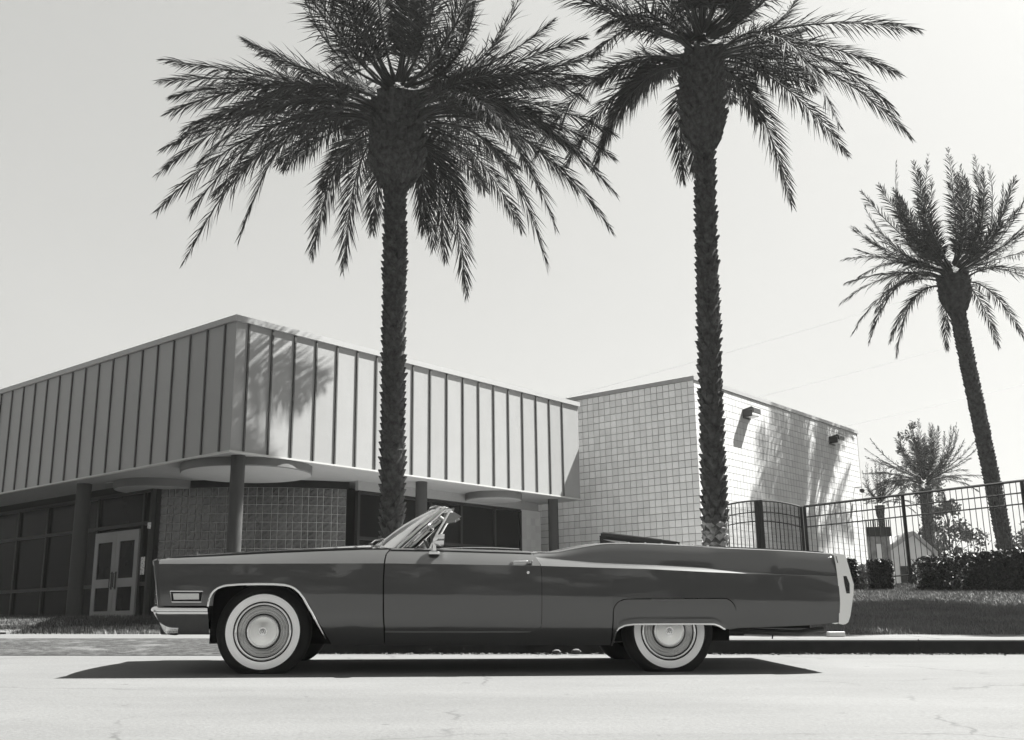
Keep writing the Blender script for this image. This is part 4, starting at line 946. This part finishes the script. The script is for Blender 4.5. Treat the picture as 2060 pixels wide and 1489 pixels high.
for sg in (-1, 1):
    def PL(x, y, z): return (x, sg*y, z)
    a, b = Vector(PL(1.042, 0.80, 0.983)), Vector(PL(1.418, 0.752, 1.322))
    for k, (dx, dz, r, m_) in enumerate(((-0.030, 0.008, 0.012, 'chrome'), (0.0, 0.0, 0.011, 'brushed'), (0.020, -0.010, 0.012, 'black'))):
        MB().tube([a+Vector((dx, 0, dz)), a.lerp(b, 0.5)+Vector((dx-0.006, 0, dz+0.006)), b+Vector((dx, 0, dz))], r, 8).build('pillar_strip', M[m_], WF, smooth=True)
    VW = empty('vent_window'); VW.parent = CAR
    y = 0.83
    fr_ = [PL(1.072, y, 0.975), PL(1.309, y, 1.196), PL(1.429, y-0.01, 1.305), PL(1.485, y-0.015, 1.312), PL(1.468, y-0.01, 1.288), PL(1.367, y, 1.105), PL(1.313, y, 0.985)]
    MB().tube(fr_[:4], 0.0085, 6).build('vent_frame', M['chrome'], VW, smooth=True)
    MB().tube(fr_[3:], 0.0095, 6).build('vent_post', M['chrome'], VW, smooth=True)
    MB().tube([PL(1.20, y, 1.078), PL(1.33, y-.02, 1.208), PL(1.405, y-.05, 1.283), PL(1.452, y-0.08, 1.298), PL(1.50, y-0.10, 1.300)], 0.0055, 6).build('inner_strip', M['chrome'], VW, smooth=True)
    MB().add([PL(1.085, y, 0.98), PL(1.309, y, 1.190), PL(1.429, y-0.01, 1.298), PL(1.465, y-0.015, 1.295), PL(1.362, y, 1.105), PL(1.313, y, 0.985)], [(0, 1, 2, 3, 4, 5)]).build('vent_glass', M['glass'], VW)
    # side window glass edge standing just proud of the door
    wg = MB().grid([[PL(x, 0.845, z+0.010*math.sin(math.pi*(x-1.40)/0.65)*(1 if z > 0.98 else 0)) for x in np.linspace(1.40, 2.05, 12)] for z in (0.93, 0.988)]).build('side_window', M['glass'], CAR, smooth=True)
    MB().tube([PL(x, 0.845, 0.989+0.010*math.sin(math.pi*(x-1.40)/0.65)) for x in np.linspace(1.40, 2.05, 12)]+[PL(2.052, 0.845, 0.962)], 0.0028, 4).build('glass_edge', M['chrome'], wg, smooth=True)
    # sun visors
    if sg < 0:
        v = [PL(1.433, 0.60, 1.297), PL(1.458, 0.60, 1.306), PL(1.510, 0.60, 1.303), PL(1.567, 0.60, 1.269), PL(1.532, 0.60, 1.247), PL(1.451, 0.60, 1.238)]
        sv = MB().prism(v, (0, 0.36, 0)).build('sun_visor', M['canvas'], CAR); bevel(sv, 0.006)
        MB().tube([PL(1.525, 0.56, 1.246), PL(1.522, 0.56, 1.232), PL(1.532, 0.56, 1.222)], 0.007, 8).build('visor_knob', M['chrome'], sv, smooth=True)
    else:
        sv = MB().prism([PL(1.44, 0.10, 1.362), PL(1.525, 0.10, 1.398), PL(1.530, 0.10, 1.390), PL(1.445, 0.10, 1.350)], (0, 0.36, 0)).build('sun_visor', M['canvas'], CAR)
# rear view mirror, wipers, instrument panel, wheel
rm = MB().lathe([(0.001, -0.085), (0.022, -0.08), (0.030, -0.04), (0.032, 0.0), (0.030, 0.04), (0.022, 0.08), (0.001, 0.085)], (1.315, -0.05, 1.20), 'y', 16)
rm.tube([(1.30, -0.05, 1.21), (1.335, -0.05, 1.30), (1.33, -0.05, 1.35)], 0.006, 6); rm.build('rear_view_mirror', M['chrome'], CAR, smooth=True)
for yb in (-0.35, 0.25):
    wp = MB(); wp.tube([(0.80, yb, 1.045), (0.835, yb+0.03, 1.078), (0.93, yb+0.30, 1.105)], 0.006, 5); wp.tube([(0.885, yb+0.05, 1.09), (0.96, yb+0.52, 1.10)], 0.005, 5)
    wp.box((0.80, yb, 1.04), (0.04, 0.04, 0.02)); wp.build('wiper', M['chrome'], CAR, smooth=True)
db = MB(); db.grid([[(0.95, y, 0.99) for y in (-0.78, 0, 0.78)], [(1.10, y, 1.005) for y in (-0.78, 0, 0.78)], [(1.22, y, 0.985) for y in (-0.78, 0, 0.78)], [(1.24, y, 0.93) for y in (-0.78, 0, 0.78)], [(1.18, y, 0.70) for y in (-0.78, 0, 0.78)]])
db.build('dashboard', M['vinyl'], CAR, smooth=True)
sw = empty('steering_wheel'); sw.parent = CAR; sw.location = (1.36, -0.40, 0.90); sw.rotation_euler = (0, R(62), 0)
MB().tube([(0.2*math.cos(a), 0.2*math.sin(a), 0) for a in np.linspace(0, math.tau, 40)], 0.012, 8, False).build('rim', M['vinyl'], sw, smooth=True)
sp = MB()
for a in (0.0, 2.1, 4.2): sp.tube([(0, 0, 0), (0.2*math.cos(a), 0.2*math.sin(a), 0)], 0.01, 6)
sp.lathe([(0.001, 0.02), (0.05, 0.01), (0.055, -0.02)], (0, 0, 0), 'z', 20); sp.build('spokes', M['chrome'], sw, smooth=True)
# chrome door mirror
mr = empty('door_mirror'); mr.parent = CAR
b1 = MB(); b1.grid([[(1.350+0.048*math.cos(a)*s_, -0.955+0.022*math.sin(a)*s_-dz*0.4, 0.945+dz) for a in np.linspace(0, math.tau, 20, endpoint=False)] for s_, dz in ((1.0, -0.006), (1.0, 0.008), (0.8, 0.018), (0.35, 0.024), (0.30, 0.045), (0.28, 0.085))], True)
b1.build('mirror_stem', M['chrome'], mr, smooth=True)
hd = MB(); prof_ = [(1.330, 0.3), (1.345, 0.75), (1.372, 0.95), (1.405, 1.0), (1.422, 1.0)]
hd.grid([[(x+0.02*(0.5+0.5*math.sin(a))*0.5, -0.955+0.058*s_*math.copysign(abs(math.cos(a))**0.6, math.cos(a)), 1.052+0.050*s_*math.copysign(abs(math.sin(a))**0.6, math.sin(a))) for a in np.linspace(0, math.tau, 28, endpoint=False)] for x, s_ in prof_], True)
n_ = len(hd.v); hd.f.append(tuple(range(0, 28))[::-1]); hd.build('mirror_shell', M['chrome'], mr, smooth=True, angle=50)
MB().add([(1.424+0.01*(0.5+0.5*math.sin(a)), -0.955+0.054*math.copysign(abs(math.cos(a))**0.6, math.cos(a)), 1.052+0.046*math.copysign(abs(math.sin(a))**0.6, math.sin(a))) for a in np.linspace(0, math.tau, 28, endpoint=False)], [tuple(range(28))]).build('mirror_glass', M['chrome'], mr)
# seats
for (x, nm, n_s) in ((1.72, 'front_seat', 2), (2.50, 'rear_seat', 1)):
    s_ = MB(); s_.box((x-0.22, 0, 0.50), (0.55, 1.44, 0.20)); s_.box((x+0.08, 0, 0.72), (0.16, 1.44, 0.40)); bevel(s_.build(nm, M['leather'], CAR), 0.05, 3)
# folded soft top
ft = empty('folded_top'); ft.parent = CAR
def layer(name, pts, y0, m_, parent, be=0.008):
    o = MB().prism([(x, -y0, z) for x, z in pts], (0.20, 2*y0, 0)).build(name, M[m_], parent); bevel(o, be, 2); return o
layer('top_bow', [(2.779, 1.136), (2.797, 1.143), (3.20, 1.098), (3.44, 1.066), (3.44, 1.056), (3.20, 1.085), (2.80, 1.128)], 0.60, 'canvas', ft, 0.004)
layer('top_fold', [(2.777, 1.126), (2.80, 1.128), (3.20, 1.085), (3.448, 1.055), (3.448, 1.040), (3.20, 1.066), (2.90, 1.102), (2.776, 1.112)], 0.63, 'vinyl', ft)
layer('top_fold', [(2.772, 1.108), (2.86, 1.104), (3.05, 1.080), (3.449, 1.040), (3.45, 1.020), (3.02, 1.048), (2.86, 1.068), (2.775, 1.088)], 0.60, 'vinyl', ft)
layer('top_fold', [(2.770, 1.085), (2.85, 1.080), (2.98, 1.046), (2.98, 1.02), (2.775, 1.02)], 0.62, 'vinyl', ft)
layer('top_fold', [(2.98, 1.046), (3.45, 1.038), (3.46, 1.0), (2.98, 1.0)], 0.55, 'vinyl', ft)
layer('side_rail', [(2.83, 1.075), (2.98, 1.062), (3.08, 1.040), (2.99, 1.038)], 0.635, 'brushed', ft, 0.003)
pw = MB()
for i in range(9):
    x = 3.15+i*0.035; pw.tube([(x, -0.61+0.02*math.sin(i), 1.085-0.10*(x-3.15)+0.004*math.sin(i*2.1)), (x+0.01, 0, 1.09-0.10*(x-3.15)), (x, 0.61, 1.085-0.10*(x-3.15))], 0.012, 6)
tag(pw.build('bunched_fabric', M['vinyl'], ft, smooth=True), kind='stuff')
# rear deck, boot lid
dk = [(x, y, zt(x)+0.012+0.012*(1-(abs(y)/0.78)**2.5)) for x in (3.46,) for y in (0,)]
o = MB().grid([[(x, y, zt(x)+0.010+0.010*(1-(abs(y)/0.775)**2.5)) for y in np.linspace(-0.775, 0.775, 25)] for x in np.linspace(3.50, 4.66, 14)]).build('boot_lid', M['paint'], CAR, smooth=True); thicken(o, 0.012, -1)
MB().grid([[(x, y, zt(x)+0.004) for y in np.linspace(-0.78, 0.78, 9)] for x in np.linspace(2.78, 3.49, 6)]).build('top_well', M['vinyl'], CAR, smooth=True)
# hidden structure: firewall, floor, inner sides, so no daylight shows through
ib = MB()
ib.box2((-0.80, -0.90, 0.40), (-0.46, 0.90, 0.84)); ib.box2((-0.46, -0.60, 0.26), (0.62, 0.60, 0.84)); ib.box2((0.62, -0.86, 0.24), (2.76, 0.86, 0.30)); ib.box2((2.76, -0.62, 0.24), (3.86, 0.62, 0.86)); ib.box2((3.90, -0.90, 0.42), (4.66, 0.90, 0.84))
ib.box2((-0.48, -0.94, 0.72), (0.56, 0.94, 0.80)); ib.box2((2.80, -0.93, 0.66), (3.84, 0.93, 0.72)); ib.box2((0.60, -0.85, 0.24), (0.94, 0.85, 0.82)); ib.box2((2.66, -0.85, 0.24), (2.78, 0.85, 0.86)); ib.box2((0.53, -0.90, 0.32), (0.94, 0.90, 0.60))
for sg in (-1, 1):
    ib.box2((0.94, sg*0.84, 0.30), (2.66, sg*0.90, 0.86)); ib.box2((-0.47, sg*0.60, 0.22), (0.60, sg*0.62, 0.80))
ib.build('chassis', M['under'], CAR)
MB().box2((0.95, -0.86, 0.29), (2.66, 0.86, 0.33)).build('floor', M['under'], CAR)
# exhaust and hangers
ex = MB(); ex.tube([(2.9, -0.45, 0.24), (3.6, -0.50, 0.315), (4.0, -0.5, 0.318), (4.5, -0.5, 0.300), (4.60, -0.5, 0.315), (4.72, -0.52, 0.335)], 0.026, 10); ex.tube([(3.76, -0.5, 0.31), (4.02, -0.5, 0.312)], 0.035, 10)
ex.build('exhaust_pipe', mat('exhaust_steel', 0.06, rough=0.5, metal=0.3), CAR, smooth=True)
MB().tube([(4.28, -0.5, 0.30), (4.27, -0.5, 0.25)], 0.006, 5).build('pipe_hanger', M['under'], CAR)
MB().box2((3.85, -0.80, 0.352), (4.50, 0.80, 0.42)).build('fuel_tank', M['under'], CAR)
# wheels
RT = 0.372
def wheel(x, y, z, sgn):
    wl = empty('wheel'); wl.parent = CAR; wl.location = (x, y, z); wl.rotation_euler = (0, 0, 0 if sgn < 0 else math.pi)
    # profile along +y (inboard); outer face at y=0
    prof = [(0.232, 0.012), (0.238, 0.004), (0.262, -0.004), (0.292, -0.003), (0.300, -0.005), (0.325, 0.004), (0.350, 0.018), (0.365, 0.035), (RT, 0.050), (RT, 0.075), (RT-0.006, 0.078), (RT-0.006, 0.086), (RT, 0.089), (RT, 0.12), (RT-0.006, 0.123), (RT-0.006, 0.131), (RT, 0.134), (RT, 0.16), (0.362, 0.180), (0.33, 0.205), (0.29, 0.21), (0.225, 0.19)]
    for nm, pr, m_ in (('tyre', prof[3:], 'tyre'), ('whitewall', prof[:4], 'white_wall')):
        mb = MB().lathe(pr, (0, 0, 0), 'y', 96)
        nv = []
        for (a, b, c) in mb.v:                       # contact patch
            fl = -(z-0.0)+0.001
            if c < fl: b = b-0.35*(fl-c)*(1 if b < 0.1 else -1); c = fl+0.03*(c-fl)
            nv.append((a, b, c))
        mb.v = nv; t_ = mb.build(nm, M[m_], wl, smooth=True, angle=40)
    hc = empty('hubcap'); hc.parent = wl
    MB().lathe([(0.228, 0.022), (0.224, 0.008), (0.218, 0.003), (0.211, 0.004), (0.206, 0.010)], (0, 0, 0), 'y', 96).build('wheel_ring', M['chrome'], hc, smooth=True, angle=60)
    MB().lathe([(0.236, 0.008), (0.231, 0.0105), (0.2255, 0.012), (0.224, 0.024)], (0, 0, 0), 'y', 72).build('tyre_bead', M['black'], hc, smooth=True)
    pr = [(0.206, 0.010), (0.203, 0.020)]; r = 0.201; k = 0
    base = lambda r: 0.034-0.020*((0.205-r)/0.075)**1.0
    while r > 0.133:
        pr += [(r, base(r)-0.0016 if k % 2 else base(r)+0.0016)]; r -= 0.0050 if k % 2 else 0.0026; k += 1
    pr += [(0.131, 0.016)]
    MB().lathe(pr, (0, 0, 0), 'y', 96).build('grooved_dish', M['brushed2'], hc, smooth=True, angle=50)
    for rr in (0.196, 0.186, 0.173, 0.163, 0.150, 0.142):
        MB().lathe([(rr+0.0018, base(rr)+0.001), (rr+0.0009, base(rr)-0.0035), (rr-0.0009, base(rr)-0.0035), (rr-0.0018, base(rr)+0.001)], (0, 0, 0), 'y', 96).build('groove_ring', M['chrome'], hc, smooth=True, angle=80)
    MB().lathe([(0.131, 0.018), (0.128, 0.004), (0.122, -0.001), (0.117, 0.001), (0.116, 0.006), (0.112, 0.006), (0.110, 0.002)], (0, 0, 0), 'y', 96).build('inner_ring', M['chrome'], hc, smooth=True, angle=60)
    MB().lathe([(0.110, 0.003), (0.09, -0.001), (0.06, -0.004), (0.034, -0.005)], (0, 0, 0), 'y', 72).build('centre_cap', M['satin'], hc, smooth=True)
    MB().lathe([(0.034, -0.005), (0.033, -0.008), (0.031, -0.008), (0.030, -0.004), (0.0005, -0.004)], (0, 0, 0), 'y', 48).build('emblem_ring', M['chrome'], hc, smooth=True)
    MB().lathe([(0.2075, 0.0125), (0.2045, 0.0105), (0.2015, 0.013)], (0, 0, 0), 'y', 72).build('dark_ring', M['black'], hc, smooth=True)
    MB().lathe([(0.1365, 0.010), (0.134, 0.007), (0.1300, 0.009)], (0, 0, 0), 'y', 72).build('dark_ring', M['black'], hc, smooth=True)
    # small crest: shield with bars inside a laurel wreath
    cr2 = MB(); sh = [(-0.011, 0.010), (0.011, 0.010), (0.011, -0.002), (0.006, -0.009), (0.0, -0.013), (-0.006, -0.009), (-0.011, -0.002)]
    cr2.prism([(a, -0.0045, b) for a, b in sh], (0, -0.003, 0))
    for a in np.linspace(R(-140), R(-400), 16):
        ca, sa = math.cos(a), math.sin(a); cr2.box((0.021*ca, -0.006, 0.021*sa), (0.006, 0.003, 0.0045))
    for i in range(3): cr2.box((-0.006+0.006*i, -0.0055, 0.015), (0.003, 0.003, 0.006))
    cr2.build('crest', M['black2'], hc)
    cr3 = MB(); cr3.box((0, -0.0085, 0.0), (0.018, 0.001, 0.003)); cr3.box((0, -0.0085, 0.0), (0.003, 0.001, 0.017)); cr3.box((-0.005, -0.0085, 0.005), (0.005, 0.001, 0.004)); cr3.box((0.005, -0.0085, -0.004), (0.004, 0.001, 0.004))
    cr3.build('crest_bars', M['chrome'], hc)
    MB().lathe([(0.222, 0.03), (0.21, 0.06), (0.21, 0.19)], (0, 0, 0), 'y', 32).build('rim', M['under'], wl, smooth=True)
    MB().lathe([(0.215, 0.10), (0.0005, 0.10)], (0, 0, 0), 'y', 32).build('brake_drum', M['under'], wl)
    return wl
M['brushed2'] = mat('grooved_chrome', 0.42, rough=0.22, metal=1.0)
M['satin'] = mat('satin_metal', 0.80, rough=0.30, metal=1.0)
def aniso(m, a_):
    n = m.node_tree; b = n.nodes['Principled BSDF']; t_ = n.nodes.new('ShaderNodeTangent'); t_.direction_type = 'RADIAL'; t_.axis = 'Y'
    b.inputs['Anisotropic'].default_value = a_; n.links.new(t_.outputs[0], b.inputs['Tangent'])
aniso(M['brushed2'], 0.75); aniso(M['satin'], 0.8)
M['black2'] = mat('emblem_dark', 0.06, rough=0.4)
wheel(0.0, -0.905, 0.327, -1); wheel(3.283, -0.895, 0.330, -1)
wheel(0.0, 0.905, 0.327, 1); wheel(3.283, 0.895, 0.330, 1)
# front bumper
def wrap(sec, side, front, name, m_, parent):
    """sweep a section (outset, z) round the nose: side rear end -> corner -> nose -> other side"""
    path = []
    xr, yo, xf, rc = side
    pts = [(xr, -yo), (xf+0.10, -yo)]
    for a in np.linspace(0, math.pi/2, 7): pts.append((xf+rc-rc*math.sin(a)*1.0, -(yo-rc)-rc*math.cos(a)))
    pts += [(xf-0.02*(1-abs(y)/0.8), y) for y in np.linspace(-(yo-rc)+0.05, (yo-rc)-0.05, 9)]
    pts += [(x, -y) for x, y in pts[:9][::-1]]
    rows = []
    for i, (x, y) in enumerate(pts):
        a = pts[max(0, i-1)]; b = pts[min(len(pts)-1, i+1)]; tx, ty = b[0]-a[0], b[1]-a[1]; l_ = math.hypot(tx, ty); nx2, ny2 = ty/l_, -tx/l_
        if i <= 1: nx2, ny2 = 0, -1
        if i >= len(pts)-2: nx2, ny2 = 0, 1
        # outward normal must point away from the car centre
        if nx2*(x-0.5)+ny2*y < 0: nx2, ny2 = -nx2, -ny2
        rows.append([(x+nx2*o_, y+ny2*o_, z) for o_, z in sec])
    o = MB().grid(rows).build(name, M[m_], parent, smooth=True, angle=32); return o
FB = empty('front_bumper'); FB.parent = CAR
wrap([(-0.10, 0.518), (-0.012, 0.522), (0.002, 0.520), (0.016, 0.510), (0.020, 0.497), (0.014, 0.485), (0.0, 0.480)], (-0.4225, 0.985, -0.853, 0.05), 0, 'bumper_ledge', 'chrome', FB)
wrap([(0.0, 0.480), (-0.003, 0.472), (-0.010, 0.460), (-0.024, 0.43), (-0.040, 0.39), (-0.054, 0.35), (-0.070, 0.320), (-0.10, 0.304), (-0.16, 0.300)], (-0.4225, 0.985, -0.853, 0.05), 0, 'bumper_face', 'chrome_dim', FB) if 0 else \
wrap([(0.0, 0.480), (-0.003, 0.472), (-0.010, 0.460), (-0.030, 0.43), (-0.055, 0.39), (-0.078, 0.35), (-0.098, 0.320), (-0.125, 0.304), (-0.18, 0.300)], (-0.4225, 0.985, -0.853, 0.05), 0, 'bumper_face', 'chrome', FB)
# nose: stacked headlamps in chrome bezels, grille bars
for sg in (-1, 1):
    hb = MB(); hb.prism([(-0.846, sg*0.965, 0.889), (-0.878, sg*0.965, 0.872), (-0.872, sg*0.965, 0.852), (-0.842, sg*0.965, 0.70), (-0.815, sg*0.965, 0.528), (-0.785, sg*0.965, 0.528), (-0.812, sg*0.965, 0.70), (-0.832, sg*0.965, 0.85)], (0, -sg*0.22, 0))
    hz = hb.build('headlamp_bezel', M['black'] if 0 else M['paint'], CAR); bevel(hz, 0.006)
    MB().tube([(-0.850, sg*0.967, 0.889), (-0.878, sg*0.967, 0.872), (-0.866, sg*0.967, 0.83), (-0.842, sg*0.967, 0.70), (-0.815, sg*0.967, 0.53)], 0.004, 6).build('bezel_trim', M['chrome'], hz, smooth=True)
    for zz, xx in ((0.775, -0.862), (0.615, -0.836)):
        MB().lathe([(0.0005, 0), (0.05, 0.004), (0.072, 0.014)], (0, 0, 0), 'y', 24).build('headlamp', M['lens'], hz, smooth=True, loc=(xx, sg*0.855, zz), rot=(0, 0, R(-90)))
gr = MB()
for i in range(11): gr.box((-0.845-0.004*i*0, 0, 0.56+0.027*i), (0.02, 1.45, 0.007))
for i in range(29): gr.box((-0.842, -0.70+0.05*i, 0.69), (0.012, 0.006, 0.28))
tag(gr.build('grille', M['chrome'], CAR), kind='stuff')
MB().box2((-0.83, -0.74, 0.52), (-0.80, 0.74, 0.90)).build('grille_backing', M['black'], CAR)
MB().tube([(-0.60, -0.65, 0.935), (-0.60, -0.65, 0.96)], 0.004, 5).build('fender_guide', M['chrome'], CAR)
M['podm'] = mat('pod_chrome', 0.9, rough=0.35, metal=1.0)
# tail: bumper pods with lamps
TB = empty('rear_bumper'); TB.parent = CAR
for sg in (-1, 1):
    Lf = [(4.687, 0.956), (4.699, 0.878), (4.709, 0.748), (4.711, 0.58), (4.696, 0.398)]
    Rt = [(4.722, 0.392), (4.742, 0.396), (4.762, 0.409), (4.781, 0.454), (4.800, 0.54), (4.819, 0.632), (4.828, 0.709), (4.816, 0.755), (4.795, 0.85), (4.771, 0.944)]
    poly = [(x, -sg*0.0+sg*0.962, z) for x, z in Lf+Rt]
    pd = MB().prism(poly, (0, -sg*0.17, 0)).build('bumper_pod', M['podm'], TB); bevel(pd, 0.008, 3)
    lm = [(4.750, 0.778), (4.777, 0.778), (4.799, 0.715), (4.796, 0.636), (4.768, 0.636), (4.757, 0.70)]
    MB().prism([(x, sg*0.9645, z) for x, z in lm], (0, -sg*0.10, 0)).build('tail_lamp', M['taillens'], pd)
    MB().prism([(x, sg*0.9635, z) for x, z in [(4.694, 0.945), (4.701, 0.94), (4.712, 0.885), (4.705, 0.885)]], (0, -sg*0.05, 0)).build('seam_shadow', M['black'], pd)
MB().box2((4.70, -0.80, 0.42), (4.78, 0.80, 0.60)).build('bumper_bar', M['chrome'], TB)
MB().box2((4.66, -0.80, 0.60), (4.74, 0.80, 0.95)).build('rear_panel', M['paint'], CAR)

# ------------------------------------------------------------------ small things at the kerb
def stone(loc, r, label, seed):
    rg = np.random.default_rng(seed); mb = MB(); rows = []
    for i in range(7):
        th_ = math.pi*i/6; rows.append([(r[0]*math.sin(th_)*math.cos(a)*rg.uniform(0.85, 1.12), r[1]*math.sin(th_)*math.sin(a)*rg.uniform(0.85, 1.12), r[2]*math.cos(th_)) for a in np.linspace(0, math.tau, 12, endpoint=False)])
    mb.grid(rows, True); o = mb.build('stone', M['rock'], None, smooth=True, loc=loc); tag(o, label, 'stone', 'stones in the gutter'); return o
stone((0.42, KY-0.14, G(0.42, KY-.14)+0.03), (0.045, 0.035, 0.026), 'rounded stone in the gutter under the car, nearer the door', 1)
stone((0.62, KY-0.16, G(0.62, KY-.16)+0.035), (0.052, 0.035, 0.028), 'rounded stone in the gutter under the car, nearer the rear wheel', 2)
bk = MB().box2((-0.09, -0.05, 0), (0.09, 0.05, 0.055)).build('concrete_block', M['block'], None, loc=(3.55, 11.9, walk_z(3.55, 11.9))); bevel(bk, 0.008)
tag(bk, 'small pale concrete block lying on the sidewalk behind the rear bumper', 'block')
rgl = np.random.default_rng(5); n = 1500
lx = np.r_[rgl.uniform(-5, 6.5, n)]; ly = KY-0.03-np.abs(rgl.normal(0, 0.10, n)); P_ = np.c_[lx, ly, [G(a, b)+0.012 for a, b in zip(lx, ly)]]
d = rgl.normal(0, 1, (n, 3)); d[:, 2] *= 0.3; d /= np.linalg.norm(d, axis=1)[:, None]; e_ = np.cross(d, rgl.normal(0, 1, (n, 3))); e_ /= np.linalg.norm(e_, axis=1)[:, None]; sz = rgl.uniform(0.006, 0.022, n)[:, None]
V = np.stack([P_-d*sz, P_+e_*sz*0.4, P_+d*sz, P_-e_*sz*0.4], 1).reshape(-1, 3)
o = fast_mesh('leaf_litter', V, np.arange(4*n).reshape(-1, 4), M['rock']); tag(o, 'dry leaf litter and grit collected along the gutter', 'litter', kind='stuff')

# ------------------------------------------------------------------ dry morning haze
hzm = bpy.data.materials.new('haze_air'); hzm.use_nodes = True; hn_ = hzm.node_tree; hn_.nodes.clear()
ho = hn_.nodes.new('ShaderNodeOutputMaterial'); pv = hn_.nodes.new('ShaderNodeVolumePrincipled')
pv.inputs['Color'].default_value = (1, 1, 0.98, 1); pv.inputs['Density'].default_value = 0.00032; pv.inputs['Anisotropy'].default_value = 0.0
hn_.links.new(pv.outputs[0], ho.inputs['Volume'])
hz_ = MB().box2((-62, -62, -4), (430, 500, 42)).build('haze', hzm); tag(hz_, kind='stuff'); hz_['label'] = 'thin pale haze filling the air over the street and the far hill'; hz_['category'] = 'haze'
